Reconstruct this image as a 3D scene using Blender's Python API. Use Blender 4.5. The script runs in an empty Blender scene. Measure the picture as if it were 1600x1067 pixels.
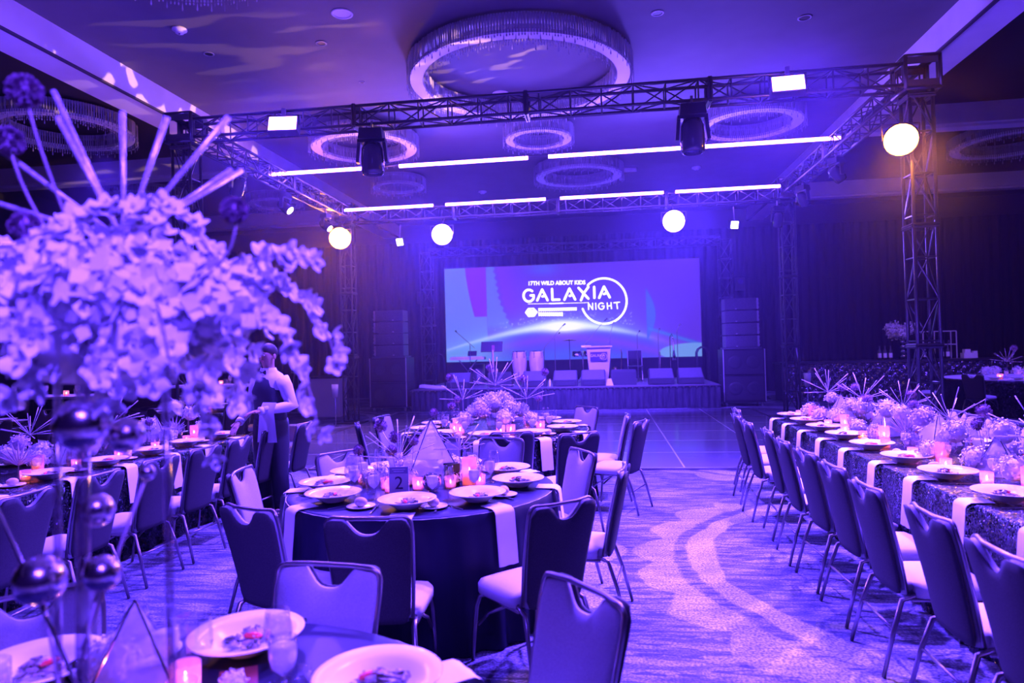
import bpy, math, random
import numpy as np
from mathutils import Vector, Matrix
PI = math.pi
random.seed(7)
sc = bpy.context.scene
C = sc.collection

# ---------------------------------------------------------------- camera
cam_data = bpy.data.cameras.new('camera')
cam_data.sensor_width = 36.0
cam_data.lens = 24.0
cam_data.clip_start = 0.05
cam_data.clip_end = 100
cam_data.dof.use_dof = True
cam_data.dof.focus_distance = 6.0
cam_data.dof.aperture_fstop = 2.1
cam = bpy.data.objects.new('camera', cam_data)
C.objects.link(cam)
R = Matrix(((0.99054121, 0.02757734, 0.13441579), (0.13465407, -0.00696487, -0.99086819), (-0.02638932, 0.99959541, -0.01061239)))
M = R.to_4x4()
M.translation = Vector((0, 0, 1.65))
cam.matrix_world = M
sc.camera = cam

# ---------------------------------------------------------------- view, sampling
sc.view_settings.view_transform = 'Standard'
sc.view_settings.look = 'None'
sc.view_settings.exposure = 0.0
sc.view_settings.gamma = 1.0
sc.view_settings.use_curve_mapping = False
cy = sc.cycles
cy.max_bounces = 6
cy.diffuse_bounces = 3
cy.glossy_bounces = 3
cy.transmission_bounces = 5
cy.transparent_max_bounces = 16
cy.volume_bounces = 0
cy.caustics_reflective = False
cy.caustics_refractive = False
cy.sample_clamp_indirect = 4.0
cy.sample_clamp_direct = 30.0
cy.use_denoising = True
cy.use_adaptive_sampling = True

# ---------------------------------------------------------------- world
w = bpy.data.worlds.new('room_ambience')
sc.world = w
w.use_nodes = True
w.node_tree.nodes['Background'].inputs[0].default_value = (0.12, 0.02, 1.0, 1)
w.node_tree.nodes['Background'].inputs[1].default_value = 0.05

# ---------------------------------------------------------------- lights
def lamp(kind, name, loc, target, color, power, **kw):
    d = bpy.data.lights.new(name, kind)
    d.color = color
    d.energy = power
    for k, v in kw.items():
        setattr(d, k, v)
    o = bpy.data.objects.new(name, d)
    C.objects.link(o)
    o.location = loc
    if target is not None:
        o.rotation_euler = (Vector(target) - Vector(loc)).to_track_quat('-Z', 'Y').to_euler()
    return o
VIO = (0.115, 0.041, 1.0)
BLU = (0.10, 0.05, 1.0)
AMB = (1.0, 0.40, 0.08)
# wash fixtures hung along the front truss, plus downlights added to brighten the tables
lamp('SPOT', 'wash_light', (-4.32, 8.80, 4.72), (-3.4, 4.2, 0.7), VIO, 5000, spot_size=1.9, spot_blend=0.8, shadow_soft_size=0.15)
lamp('SPOT', 'wash_light', (2.36, 8.80, 4.72), (1.7, 4.6, 0.7), VIO, 6000, spot_size=1.9, spot_blend=0.8, shadow_soft_size=0.15)
lamp('SPOT', 'added_downlight', (-0.8, 6.9, 6.1), (-0.7, 6.0, 0.7), VIO, 9500, spot_size=2.0, spot_blend=0.8, shadow_soft_size=0.2)
lamp('SPOT', 'stage_wash', (-2.6, 14.6, 4.6), (-2.2, 19.5, 0.9), VIO, 7000, spot_size=1.3, spot_blend=0.8, shadow_soft_size=0.2)
lamp('SPOT', 'stage_wash', (0.6, 14.6, 4.6), (0.4, 19.5, 0.9), VIO, 7000, spot_size=1.3, spot_blend=0.8, shadow_soft_size=0.2)
lamp('SPOT', 'added_downlight', (-6.9, 5.5, 5.6), (-4.6, 5.2, 0.7), VIO, 2200, spot_size=1.7, spot_blend=0.9, shadow_soft_size=0.15)
lamp('SPOT', 'added_downlight', (5.0, 6.5, 5.6), (2.6, 5.6, 0.7), VIO, 2600, spot_size=1.7, spot_blend=0.9, shadow_soft_size=0.15)
lamp('SPOT', 'added_downlight', (0.8, 3.2, 5.8), (-0.6, 1.5, 0.7), VIO, 600, spot_size=1.5, spot_blend=0.9, shadow_soft_size=0.2)
lamp('SPOT', 'added_downlight', (8.5, 13.5, 5.6), (8.0, 16.5, 0.7), VIO, 2400, spot_size=1.6, spot_blend=0.9, shadow_soft_size=0.2)
lamp('SPOT', 'added_downlight', (-9.5, 12.0, 5.6), (-8.5, 11.0, 0.7), VIO, 2200, spot_size=1.9, spot_blend=0.9, shadow_soft_size=0.2)
lamp('SPOT', 'added_downlight', (-3.6, 6.6, 6.1), (-3.2, 4.6, 0.7), VIO, 9000, spot_size=1.6, spot_blend=0.8, shadow_soft_size=0.15)
lamp('SPOT', 'added_downlight', (2.4, 6.8, 6.1), (2.0, 5.2, 0.7), VIO, 12000, spot_size=1.7, spot_blend=0.8, shadow_soft_size=0.15)
lamp('SPOT', 'added_downlight', (0.3, -2.5, 5.8), (-0.5, 4.8, 0.4), VIO, 800, spot_size=1.3, spot_blend=0.9, shadow_soft_size=0.25)  # unseen front fill, added behind the camera to lift what faces it
# unseen key lamp added from the camera side to brighten the flower tower
lamp('SPOT', 'added_downlight', (0.9, -1.2, 4.6), (-1.05, 1.3, 1.75), VIO, 5000, spot_size=0.45, spot_blend=0.8, shadow_soft_size=0.2)
# uplights washing the ceiling and the white beams
lamp('SPOT', 'ceiling_uplight', (-3.0, 13.4, 3.0), (-1.6, 17.5, 6.3), VIO, 700, spot_size=2.4, spot_blend=1.0, shadow_soft_size=0.3)
lamp('SPOT', 'ceiling_uplight', (1.6, 13.4, 3.0), (0.2, 17.5, 6.3), VIO, 700, spot_size=2.4, spot_blend=1.0, shadow_soft_size=0.3)
lamp('SPOT', 'ceiling_uplight', (3.2, 6.0, 2.6), (5.2, 8.0, 6.0), VIO, 800, spot_size=1.1, spot_blend=1.0, shadow_soft_size=0.3)
lamp('SPOT', 'ceiling_uplight', (-5.4, 6.0, 2.6), (-7.8, 9.0, 6.0), VIO, 1000, spot_size=1.1, spot_blend=1.0, shadow_soft_size=0.3)
# the two warm and two cold beams that point out of the rig at the room
lamp('SPOT', 'warm_beam', (3.72, 8.85, 4.08), (2.2, 4.2, 0.8), AMB, 1900, spot_size=0.95, spot_blend=0.9, shadow_soft_size=0.1)
lamp('SPOT', 'warm_beam', (-5.9, 14.85, 4.25), (-2.6, 5.0, 0.8), AMB, 300, spot_size=0.9, spot_blend=0.9, shadow_soft_size=0.1)
lamp('SPOT', 'warm_beam', (3.9, 9.5, 4.1), (9.5, 23.0, 2.6), AMB, 500, spot_size=0.8, spot_blend=0.9, shadow_soft_size=0.1)
lamp('SPOT', 'cold_beam', (-3.57, 14.85, 4.22), (-1.2, 5.0, 0.7), BLU, 2500, spot_size=1.1, spot_blend=0.9, shadow_soft_size=0.1)
lamp('SPOT', 'cold_beam', (1.55, 14.85, 4.26), (0.6, 5.0, 0.3), BLU, 2500, spot_size=1.1, spot_blend=0.9, shadow_soft_size=0.1)

# a patterned amber projector on the near tower that throws broken patches on the white beam and the ceiling
def gobo(loc, target, color, power, size, scale, lo, hi):
    o = lamp('SPOT', 'pattern_projector', loc, target, color, power, spot_size=size, spot_blend=0.25, shadow_soft_size=0.02)
    d = o.data
    d.use_nodes = True
    nt = d.node_tree
    em = nt.nodes['Emission']
    tc = nt.nodes.new('ShaderNodeTexCoord')
    n = nt.nodes.new('ShaderNodeTexNoise')
    n.inputs['Scale'].default_value = scale
    n.inputs['Detail'].default_value = 1.5
    r = nt.nodes.new('ShaderNodeMapRange')
    r.inputs['From Min'].default_value = lo
    r.inputs['From Max'].default_value = hi
    nt.links.new(tc.outputs['Normal'], n.inputs['Vector'])
    nt.links.new(n.outputs['Fac'], r.inputs['Value'])
    nt.links.new(r.outputs[0], em.inputs['Strength'])
gobo((3.3, 10.0, 4.3), (-7.6, 11.2, 6.1), (1.0, 0.5, 0.22), 6500, 0.60, 26, 0.575, 0.60)
gobo((-5.5, 14.6, 4.2), (-1.0, 6.0, 6.3), (1.0, 0.28, 0.12), 500, 0.5, 9, 0.58, 0.64)

# ================================================================= helpers
def mat(name, color=(0.5, 0.5, 0.5), rough=0.5, metal=0.0, emit=None, strength=0.0, spec=0.5, sheen=0.0):
    m = bpy.data.materials.new(name)
    m.use_nodes = True
    b = m.node_tree.nodes['Principled BSDF']
    b.inputs['Base Color'].default_value = (*color, 1)
    b.inputs['Roughness'].default_value = rough
    b.inputs['Metallic'].default_value = metal
    b.inputs['Specular IOR Level'].default_value = spec
    if sheen:
        b.inputs['Sheen Weight'].default_value = sheen
    if emit:
        b.inputs['Emission Color'].default_value = (*emit, 1)
        b.inputs['Emission Strength'].default_value = strength
    return m

def noisy(m, scale=20, detail=3, c1=(0.1, 0.1, 0.1), c2=(0.3, 0.3, 0.3), bump=0.0, dist=0.01, stretch=None, lo=0.35, hi=0.65):
    nt = m.node_tree
    N, L = nt.nodes, nt.links
    b = N['Principled BSDF']
    tc = N.new('ShaderNodeTexCoord')
    mp = N.new('ShaderNodeMapping')
    L.new(tc.outputs['Object'], mp.inputs['Vector'])
    if stretch:
        mp.inputs['Scale'].default_value = stretch
    n = N.new('ShaderNodeTexNoise')
    n.inputs['Scale'].default_value = scale
    n.inputs['Detail'].default_value = detail
    L.new(mp.outputs[0], n.inputs['Vector'])
    r = N.new('ShaderNodeValToRGB')
    r.color_ramp.elements[0].position = lo
    r.color_ramp.elements[1].position = hi
    r.color_ramp.elements[0].color = (*c1, 1)
    r.color_ramp.elements[1].color = (*c2, 1)
    L.new(n.outputs['Fac'], r.inputs['Fac'])
    L.new(r.outputs['Color'], b.inputs['Base Color'])
    if bump:
        bp = N.new('ShaderNodeBump')
        bp.inputs['Strength'].default_value = bump
        bp.inputs['Distance'].default_value = dist
        L.new(n.outputs['Fac'], bp.inputs['Height'])
        L.new(bp.outputs[0], b.inputs['Normal'])
    return m

def mixmat(name, tint=(1, 1, 1), opaque=0.2, kind='gloss', rough=0.05, body=(0.9, 0.9, 0.9)):
    """clear material: mostly see-through, with a mirror or a milky share"""
    m = bpy.data.materials.new(name)
    m.use_nodes = True
    nt = m.node_tree
    N, L = nt.nodes, nt.links
    N.remove(N['Principled BSDF'])
    out = N['Material Output']
    tr = N.new('ShaderNodeBsdfTransparent')
    tr.inputs[0].default_value = (*tint, 1)
    mx = N.new('ShaderNodeMixShader')
    if kind == 'gloss':
        g = N.new('ShaderNodeBsdfGlossy')
        g.inputs['Color'].default_value = (*body, 1)
        g.inputs['Roughness'].default_value = rough
        lw = N.new('ShaderNodeLayerWeight')
        lw.inputs[0].default_value = 0.35
        ma = N.new('ShaderNodeMath')
        ma.operation = 'MULTIPLY_ADD'
        ma.inputs[1].default_value = 0.38
        ma.inputs[2].default_value = opaque
        L.new(lw.outputs['Facing'], ma.inputs[0])
        L.new(ma.outputs[0], mx.inputs[0])
        L.new(tr.outputs[0], mx.inputs[1])
        L.new(g.outputs[0], mx.inputs[2])
    else:
        d = N.new('ShaderNodeBsdfDiffuse')
        t = N.new('ShaderNodeBsdfTranslucent')
        d.inputs[0].default_value = (*body, 1)
        t.inputs[0].default_value = (*body, 1)
        m2 = N.new('ShaderNodeMixShader')
        L.new(d.outputs[0], m2.inputs[1])
        L.new(t.outputs[0], m2.inputs[2])
        mx.inputs[0].default_value = opaque
        L.new(tr.outputs[0], mx.inputs[1])
        L.new(m2.outputs[0], mx.inputs[2])
    L.new(mx.outputs[0], out.inputs['Surface'])
    return m

class MB:
    def __init__(s):
        s.v, s.f = [], []
    def add(s, vs, fs, M=None):
        b = len(s.v)
        s.v.extend([tuple(M @ Vector(p)) if M else tuple(p) for p in vs])
        s.f.extend([tuple(i + b for i in f) for f in fs])
        return s
    def box(s, c, d, rot=None, taper=1.0):
        x, y, z = d[0] / 2, d[1] / 2, d[2] / 2
        t = taper
        vs = [(-x, -y, -z), (x, -y, -z), (x, y, -z), (-x, y, -z), (-x * t, -y * t, z), (x * t, -y * t, z), (x * t, y * t, z), (-x * t, y * t, z)]
        Mx = Matrix.Translation(c)
        if rot:
            Mx = Mx @ (rot if isinstance(rot, Matrix) else Matrix.Rotation(rot, 4, 'Z'))
        return s.add(vs, [(3, 2, 1, 0), (4, 5, 6, 7), (0, 1, 5, 4), (1, 2, 6, 5), (2, 3, 7, 6), (3, 0, 4, 7)], Mx)
    def cyl(s, a, b, r, r2=None, n=8, caps=True):
        r2 = r if r2 is None else r2
        a, b = Vector(a), Vector(b)
        q = (b - a).to_track_quat('Z', 'Y').to_matrix()
        vs = []
        for p, rr in ((a, r), (b, r2)):
            for i in range(n):
                t = 2 * PI * i / n
                vs.append(p + q @ Vector((rr * math.cos(t), rr * math.sin(t), 0)))
        fs = [(i, (i + 1) % n, n + (i + 1) % n, n + i) for i in range(n)]
        if caps:
            fs += [tuple(range(n - 1, -1, -1)), tuple(range(n, 2 * n))]
        return s.add(vs, fs)
    def tube(s, pts, r, n=6, closed=False):
        P = [Vector(p) for p in pts]
        k = len(P)
        rs = r if isinstance(r, (list, tuple)) else [r] * k
        base = len(s.v)
        up = None
        for i, p in enumerate(P):
            a = P[i - 1] if (i or closed) else P[0]
            b = P[(i + 1) % k] if (i < k - 1 or closed) else P[-1]
            t = (b - a).normalized()
            if up is None:
                up = Vector((0, 0, 1)) if abs(t.z) < 0.9 else Vector((1, 0, 0))
            x = t.cross(up).normalized()
            up = x.cross(t).normalized()
            for j in range(n):
                an = 2 * PI * j / n
                s.v.append(tuple(p + (x * math.cos(an) + up * math.sin(an)) * rs[i]))
        for i in range(k if closed else k - 1):
            for j in range(n):
                a0, a1 = base + i * n, base + ((i + 1) % k) * n
                s.f.append((a0 + j, a0 + (j + 1) % n, a1 + (j + 1) % n, a1 + j))
        if not closed:
            s.f.append(tuple(base + j for j in range(n - 1, -1, -1)))
            s.f.append(tuple(base + (k - 1) * n + j for j in range(n)))
        return s
    def lathe(s, prof, n=24, c=(0, 0, 0), M=None, closed=False):
        vs, fs = [], []
        for r, z in prof:
            for i in range(n):
                t = 2 * PI * i / n
                vs.append((c[0] + r * math.cos(t), c[1] + r * math.sin(t), c[2] + z))
        m = len(prof)
        for j in range(m if closed else m - 1):
            for i in range(n):
                a, b = j * n, ((j + 1) % m) * n
                fs.append((a + i, a + (i + 1) % n, b + (i + 1) % n, b + i))
        return s.add(vs, fs, M)
    def ball(s, c, r, n=12, sc_=(1, 1, 1), M=None):
        prof = [(max(1e-4, math.sin(PI * i / n)) * r, -math.cos(PI * i / n) * r) for i in range(n + 1)]
        Mx = Matrix.Translation(c) @ Matrix.Diagonal((*sc_, 1))
        return s.lathe(prof, max(8, n + 4), M=(M @ Mx if M else Mx))
    def build(s, name, m, parent=None, smooth=False, loc=None):
        me = bpy.data.meshes.new(name)
        me.from_pydata(s.v, [], s.f)
        if smooth:
            me.polygons.foreach_set('use_smooth', [True] * len(me.polygons))
        if m:
            me.materials.append(m)
        me.update()
        o = bpy.data.objects.new(name, me)
        C.objects.link(o)
        if parent:
            o.parent = parent
        if loc:
            o.location = loc
        return o

ALL = {}
def tag(o, label=None, cat=None, group=None, kind=None):
    if label:
        o['label'] = label
        k = label.lower()
        ALL[k] = ALL.get(k, 0) + 1
    if cat:
        o['category'] = cat
    if group:
        o['group'] = group
    if kind:
        o['kind'] = kind
    return o
def thing(name, label, cat, loc=(0, 0, 0), rz=0, group=None):
    o = bpy.data.objects.new(name, None)
    o.empty_display_size = 0.1
    C.objects.link(o)
    o.location = loc
    o.rotation_euler = (0, 0, rz)
    return tag(o, label, cat, group)
def struct(o):
    o['kind'] = 'structure'
    return o
KIDS = {}
def kids(o):
    if o.name not in KIDS:
        KIDS[o.name] = [c for c in C.objects if c.parent == o]
    return KIDS[o.name]
def dup(root, loc, rz, label, group=None, scale=None):
    def rec(o, parent):
        c = o.copy()
        C.objects.link(c)
        if parent:
            c.parent = parent
        for k in kids(o):
            rec(k, c)
        return c
    r = rec(root, None)
    r.location = loc
    r.rotation_euler = (0, 0, rz)
    if scale:
        r.scale = (scale,) * 3 if not isinstance(scale, tuple) else scale
    tag(r, label)
    if group:
        r['group'] = group
    return r
class Proto:
    """first call places the master itself, later calls copy it"""
    def __init__(s, root):
        s.root, s.used = root, False
    def put(s, loc, rz, label, group=None, scale=None):
        if not s.used:
            s.used = True
            s.root.location = loc
            s.root.rotation_euler = (0, 0, rz)
            if scale:
                s.root.scale = (scale,) * 3 if not isinstance(scale, tuple) else scale
            tag(s.root, label)
            if group:
                s.root['group'] = group
            return s.root
        return dup(s.root, loc, rz, label, group, scale)
ORD = ['first', 'second', 'third', 'fourth', 'fifth', 'sixth', 'seventh', 'eighth', 'ninth', 'tenth', 'eleventh', 'twelfth', 'thirteenth', 'fourteenth', 'fifteenth', 'sixteenth', 'seventeenth', 'eighteenth', 'nineteenth', 'twentieth']
def bez(p0, p1, p2, n=8):
    a, b, c = Vector(p0), Vector(p1), Vector(p2)
    return [a * (1 - t) ** 2 + b * 2 * t * (1 - t) + c * t * t for t in [i / n for i in range(n + 1)]]

# ================================================================= materials
m_black = mat('black_powder_coat', (0.02, 0.02, 0.024), 0.4)
m_truss = mat('black_truss_metal', (0.10, 0.10, 0.11), 0.28, 0.75)
m_chrome = mat('polished_chrome', (0.8, 0.8, 0.82), 0.08, 1.0)
m_mirror = mat('mirrored_silver', (0.9, 0.88, 0.9), 0.04, 1.0)
m_frame = mat('brushed_chair_metal', (0.30, 0.27, 0.29), 0.28, 0.9)
m_gold = mat('gold_metal', (0.75, 0.5, 0.3), 0.2, 1.0)
m_white = mat('glazed_white_china', (0.85, 0.85, 0.87), 0.12)
m_linen = mat('white_linen', (0.8, 0.8, 0.84), 0.8)
m_roll = noisy(mat('crusty_bread', rough=0.7), 30, 3, (0.55, 0.42, 0.32), (0.75, 0.62, 0.5))
m_steel = mat('cutlery_steel', (0.75, 0.75, 0.78), 0.15, 1.0)
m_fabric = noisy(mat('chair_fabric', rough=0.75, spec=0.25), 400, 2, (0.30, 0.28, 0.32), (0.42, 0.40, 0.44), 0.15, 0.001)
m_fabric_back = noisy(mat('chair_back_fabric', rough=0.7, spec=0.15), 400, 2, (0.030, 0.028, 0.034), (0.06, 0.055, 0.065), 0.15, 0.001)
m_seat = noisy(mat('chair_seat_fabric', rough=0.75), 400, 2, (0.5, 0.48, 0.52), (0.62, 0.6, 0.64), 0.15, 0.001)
m_greens = noisy(mat('salad_leaves', rough=0.6), 60, 3, (0.10, 0.13, 0.06), (0.42, 0.28, 0.28))
m_tomato = mat('red_tomato', (0.8, 0.06, 0.05), 0.3)
m_petal = mat('white_petals', (0.78, 0.76, 0.8), 0.65)
m_petal.node_tree.nodes['Principled BSDF'].inputs['Subsurface Weight'].default_value = 0.0
m_petal2 = mat('lilac_petals', (0.62, 0.52, 0.66), 0.65)
m_stem = mat('dry_stem', (0.25, 0.2, 0.22), 0.6)
m_allium = noisy(mat('allium_florets', rough=0.8), 60, 2, (0.12, 0.06, 0.12), (0.35, 0.2, 0.32))
m_stick = noisy(mat('silver_twist_stick', rough=0.25, metal=0.5), 90, 2, (0.55, 0.5, 0.58), (0.9, 0.85, 0.9), 0.3, 0.002)
m_glass = mixmat('clear_glass', (0.97, 0.97, 0.99), 0.07)
m_water = mixmat('iced_water', (0.9, 0.92, 1.0), 0.9, 'milk', body=(0.95, 0.95, 0.97))
m_terr = mixmat('terrarium_pane', (0.9, 0.9, 0.95), 0.42, 'milk', body=(0.8, 0.78, 0.85))
m_acrylic = mixmat('acrylic_rod', (0.85, 0.8, 0.85), 0.4, 'gloss', 0.08)
m_votive = mixmat('rose_votive_glass', (1.0, 0.72, 0.78), 0.45, 'milk', body=(0.95, 0.6, 0.65))
m_wax = mat('candle_wax', (0.95, 0.75, 0.62), 0.5, emit=(1.0, 0.3, 0.16), strength=1.3)
m_flame = mat('candle_flame', (1, 0.6, 0.3), 0.5, emit=(1.0, 0.45, 0.16), strength=500)
m_navy = noisy(mat('navy_polyester', rough=0.55, spec=0.18), 6, 2, (0.006, 0.006, 0.02), (0.012, 0.012, 0.035), stretch=(1, 1, 0.2))
def sequin(name, c1, c2, scale=130):
    m = mat(name, c1, 0.25, 0.85)
    nt = m.node_tree
    N, L = nt.nodes, nt.links
    b = N['Principled BSDF']
    tc = N.new('ShaderNodeTexCoord')
    v = N.new('ShaderNodeTexVoronoi')
    v.inputs['Scale'].default_value = scale
    n = N.new('ShaderNodeTexNoise')
    n.inputs['Scale'].default_value = 26
    n.inputs['Detail'].default_value = 4
    L.new(tc.outputs['Object'], v.inputs['Vector'])
    L.new(tc.outputs['Object'], n.inputs['Vector'])
    sub = N.new('ShaderNodeVectorMath')
    sub.operation = 'SUBTRACT'
    sub.inputs[1].default_value = (0.5, 0.5, 0.5)
    L.new(v.outputs['Color'], sub.inputs[0])
    scl = N.new('ShaderNodeVectorMath')
    scl.operation = 'SCALE'
    scl.inputs['Scale'].default_value = 0.9
    L.new(sub.outputs[0], scl.inputs[0])
    g = N.new('ShaderNodeNewGeometry')
    ad = N.new('ShaderNodeVectorMath')
    ad.operation = 'ADD'
    L.new(g.outputs['Normal'], ad.inputs[0])
    L.new(scl.outputs[0], ad.inputs[1])
    nm = N.new('ShaderNodeVectorMath')
    nm.operation = 'NORMALIZE'
    L.new(ad.outputs[0], nm.inputs[0])
    L.new(nm.outputs[0], b.inputs['Normal'])
    r = N.new('ShaderNodeValToRGB')
    r.color_ramp.elements[0].position = 0.48
    r.color_ramp.elements[1].position = 0.68
    r.color_ramp.elements[0].color = (*c1, 1)
    r.color_ramp.elements[1].color = (*c2, 1)
    L.new(n.outputs['Fac'], r.inputs['Fac'])
    L.new(r.outputs['Color'], b.inputs['Base Color'])
    return m
m_sequin = sequin('black_sequins', (0.008, 0.008, 0.015), (0.07, 0.065, 0.095))
m_tuft = sequin('tufted_silver_cloth', (0.09, 0.085, 0.12), (0.30, 0.28, 0.36), 60)
m_drape = noisy(mat('black_velour', rough=0.95), 3, 3, (0.006, 0.005, 0.007), (0.012, 0.010, 0.013), stretch=(4, 4, 0.3))
m_skin = mat('skin', (0.42, 0.24, 0.17), 0.5)
m_ledw = mat('led_bar_face', (1, 1, 1), 0.5, emit=(0.20, 0.07, 1.0), strength=70)
m_flood = mat('flood_led_face', (1, 1, 1), 0.5, emit=(0.20, 0.07, 1.0), strength=110)
m_warm = mat('warm_lamp_lens', (1, 1, 1), 0.5, emit=(1.0, 0.30, 0.02), strength=360)
m_cold = mat('cold_lamp_lens', (1, 1, 1), 0.5, emit=(0.15, 0.08, 1.0), strength=1200)
m_dim = mat('small_lamp_lens', (1, 1, 1), 0.5, emit=(0.75, 0.65, 1.0), strength=14)
m_amber = mat('amber_lamp_lens', (1, 1, 1), 0.5, emit=(1.0, 0.75, 0.25), strength=6)

# ================================================================= room shell
def carpet_material():
    m = mat('swirl_carpet', rough=0.95)
    nt = m.node_tree
    N, L = nt.nodes, nt.links
    b = N['Principled BSDF']
    def math_(op, a, b_=None, c=None):
        n = N.new('ShaderNodeMath')
        n.operation = op
        for i, x in enumerate((a, b_, c)):
            if x is None:
                continue
            if isinstance(x, (int, float)):
                n.inputs[i].default_value = x
            else:
                L.new(x, n.inputs[i])
        return n.outputs[0]
    tc = N.new('ShaderNodeTexCoord')
    sep = N.new('ShaderNodeSeparateXYZ')
    L.new(tc.outputs['Object'], sep.inputs[0])
    X, Y = sep.outputs[0], sep.outputs[1]
    def noise(sx, sy, scale, detail=3, off=0.0, dist=0.0):
        mp = N.new('ShaderNodeMapping')
        mp.inputs['Scale'].default_value = (sx, sy, 1)
        mp.inputs['Location'].default_value = (off, off * 0.7, 0)
        L.new(tc.outputs['Object'], mp.inputs[0])
        n = N.new('ShaderNodeTexNoise')
        n.inputs['Scale'].default_value = scale
        n.inputs['Detail'].default_value = detail
        n.inputs['Distortion'].default_value = dist
        L.new(mp.outputs[0], n.inputs['Vector'])
        return n.outputs['Fac']
    def ss(x, a, b_):
        n = N.new('ShaderNodeMapRange')
        n.interpolation_type = 'SMOOTHSTEP'
        n.inputs['From Min'].default_value = a
        n.inputs['From Max'].default_value = b_
        L.new(x, n.inputs['Value'])
        return n.outputs[0]
    # medallions repeat every 5.2 m
    per = 5.4
    wx = math_('SUBTRACT', math_('MODULO', math_('ADD', X, 54 - 2.85 + per / 2), per), per / 2)
    wy = math_('SUBTRACT', math_('MODULO', math_('ADD', Y, 54 - 5.3 + per / 2), per), per / 2)
    r = math_('SQRT', math_('ADD', math_('MULTIPLY', wx, wx), math_('MULTIPLY', wy, wy)))
    wob = math_('MULTIPLY', math_('SUBTRACT', noise(1, 1, 1.3, 2), 0.5), 0.35)
    r = math_('ADD', r, wob)
    ang = math_('ARCTAN2', wy, wx)
    scal = math_('MULTIPLY', math_('ABSOLUTE', math_('SINE', math_('MULTIPLY', ang, 12.0))), 0.17)
    r2 = math_('SUBTRACT', r, scal)
    band = math_('MULTIPLY', ss(r, 2.03, 2.06), math_('SUBTRACT', 1.0, ss(r, 2.24, 2.27)))
    scin = math_('MULTIPLY', ss(r, 2.34, 2.38), math_('SUBTRACT', 1.0, ss(r2, 2.52, 2.55)))
    light = math_('MAXIMUM', band, math_('MULTIPLY', scin, 0.8))
    streak = ss(noise(2.0, 12.0, 1.3, 6, 3.0, 0.5), 0.46, 0.58)
    streak2 = ss(noise(2.6, 16.0, 1.5, 5, 9.0, 0.7), 0.53, 0.60)
    patch = ss(noise(1, 1.4, 1.1, 3, 5.0), 0.44, 0.6)
    pile = noise(22, 22, 3.0, 4, 1.0)
    base = math_('MULTIPLY_ADD', patch, 0.20, 0.26)
    base = math_('ADD', base, math_('MULTIPLY', light, 0.30))
    dk = math_('MULTIPLY', math_('MAXIMUM', math_('MULTIPLY', streak, 0.68), math_('MULTIPLY', streak2, 0.85)), math_('SUBTRACT', 1.0, math_('MULTIPLY', light, 0.8)))
    base = math_('MULTIPLY', base, math_('SUBTRACT', 1.0, dk))
    base = math_('MULTIPLY', base, math_('MULTIPLY_ADD', ss(pile, 0.36, 0.64), 1.1, 0.42))
    rp = N.new('ShaderNodeValToRGB')
    rp.color_ramp.elements[0].color = (0.02, 0.03, 0.055, 1)
    rp.color_ramp.elements[1].color = (0.50, 0.53, 0.66, 1)
    e = rp.color_ramp.elements.new(0.3)
    e.color = (0.17, 0.17, 0.21, 1)
    L.new(base, rp.inputs['Fac'])
    L.new(rp.outputs['Color'], b.inputs['Base Color'])
    return m
fl = struct(MB().box((0, 10, -0.05), (34, 34, 0.1)).build('floor', carpet_material()))

def plaster(name, c, rough=0.8):
    return noisy(mat(name, rough=rough), 2.0, 4, tuple(x * 0.9 for x in c), c)
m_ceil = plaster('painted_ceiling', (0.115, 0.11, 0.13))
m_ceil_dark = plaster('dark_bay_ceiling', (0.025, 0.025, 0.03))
m_beam = plaster('white_beam_paint', (0.72, 0.70, 0.74))
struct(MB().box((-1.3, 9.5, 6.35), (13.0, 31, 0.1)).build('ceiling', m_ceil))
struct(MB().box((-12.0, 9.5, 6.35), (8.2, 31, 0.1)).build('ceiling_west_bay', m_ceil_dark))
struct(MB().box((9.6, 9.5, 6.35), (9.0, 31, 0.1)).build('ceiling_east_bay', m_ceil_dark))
b = MB()
b.box((-7.72, 9.5, 6.09), (0.62, 31, 0.42))
struct(b.build('trim_1', m_beam))
struct(MB().box((5.26, 9.5, 6.09), (0.56, 31, 0.42)).build('trim_2', m_beam))
def groove(x0, n):
    g = MB()
    g.box((x0, 9.5, 5.868), (0.05, 31, 0.03))
    return struct(g.build(n, mat('shadow_gap', (0.05, 0.04, 0.07), 0.8)))
groove(-7.43, 'trim_3')
groove(5.0, 'trim_4')
k = 5
for y in (14.85, 21.25):
    for x0, x1 in ((-16.0, -8.04), (5.55, 14.0)):
        b = MB()
        b.box(((x0 + x1) / 2, y, 6.1), (x1 - x0, 0.5, 0.4))
        b.box(((x0 + x1) / 2, y, 5.88), (x1 - x0, 0.3, 0.06))
        struct(b.build('trim_%d' % k, m_beam))
        k += 1
def curtain(x0, y0, x1, y1, h, z0=0.0, amp=0.06, per=0.28):
    L_ = math.hypot(x1 - x0, y1 - y0)
    n = max(4, int(L_ / per * 6))
    ux, uy = (x1 - x0) / L_, (y1 - y0) / L_
    g = MB()
    vs = []
    for z in (z0, h):
        for i in range(n + 1):
            s = L_ * i / n
            o = amp * math.sin(2 * PI * s / per + 0.7 * math.sin(s * 1.3))
            vs.append((x0 + ux * s - uy * o, y0 + uy * s + ux * o, z))
    g.add(vs, [(i, i + 1, n + 2 + i, n + 1 + i) for i in range(n)])
    return g
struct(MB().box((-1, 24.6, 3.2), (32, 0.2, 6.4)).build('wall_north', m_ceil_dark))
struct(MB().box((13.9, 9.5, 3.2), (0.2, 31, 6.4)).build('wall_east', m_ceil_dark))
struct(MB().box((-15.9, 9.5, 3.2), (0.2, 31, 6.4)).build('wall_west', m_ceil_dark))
dr = curtain(-15.6, 23.9, 13.6, 23.9, 5.55).build('drape', m_drape, smooth=True)
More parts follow.
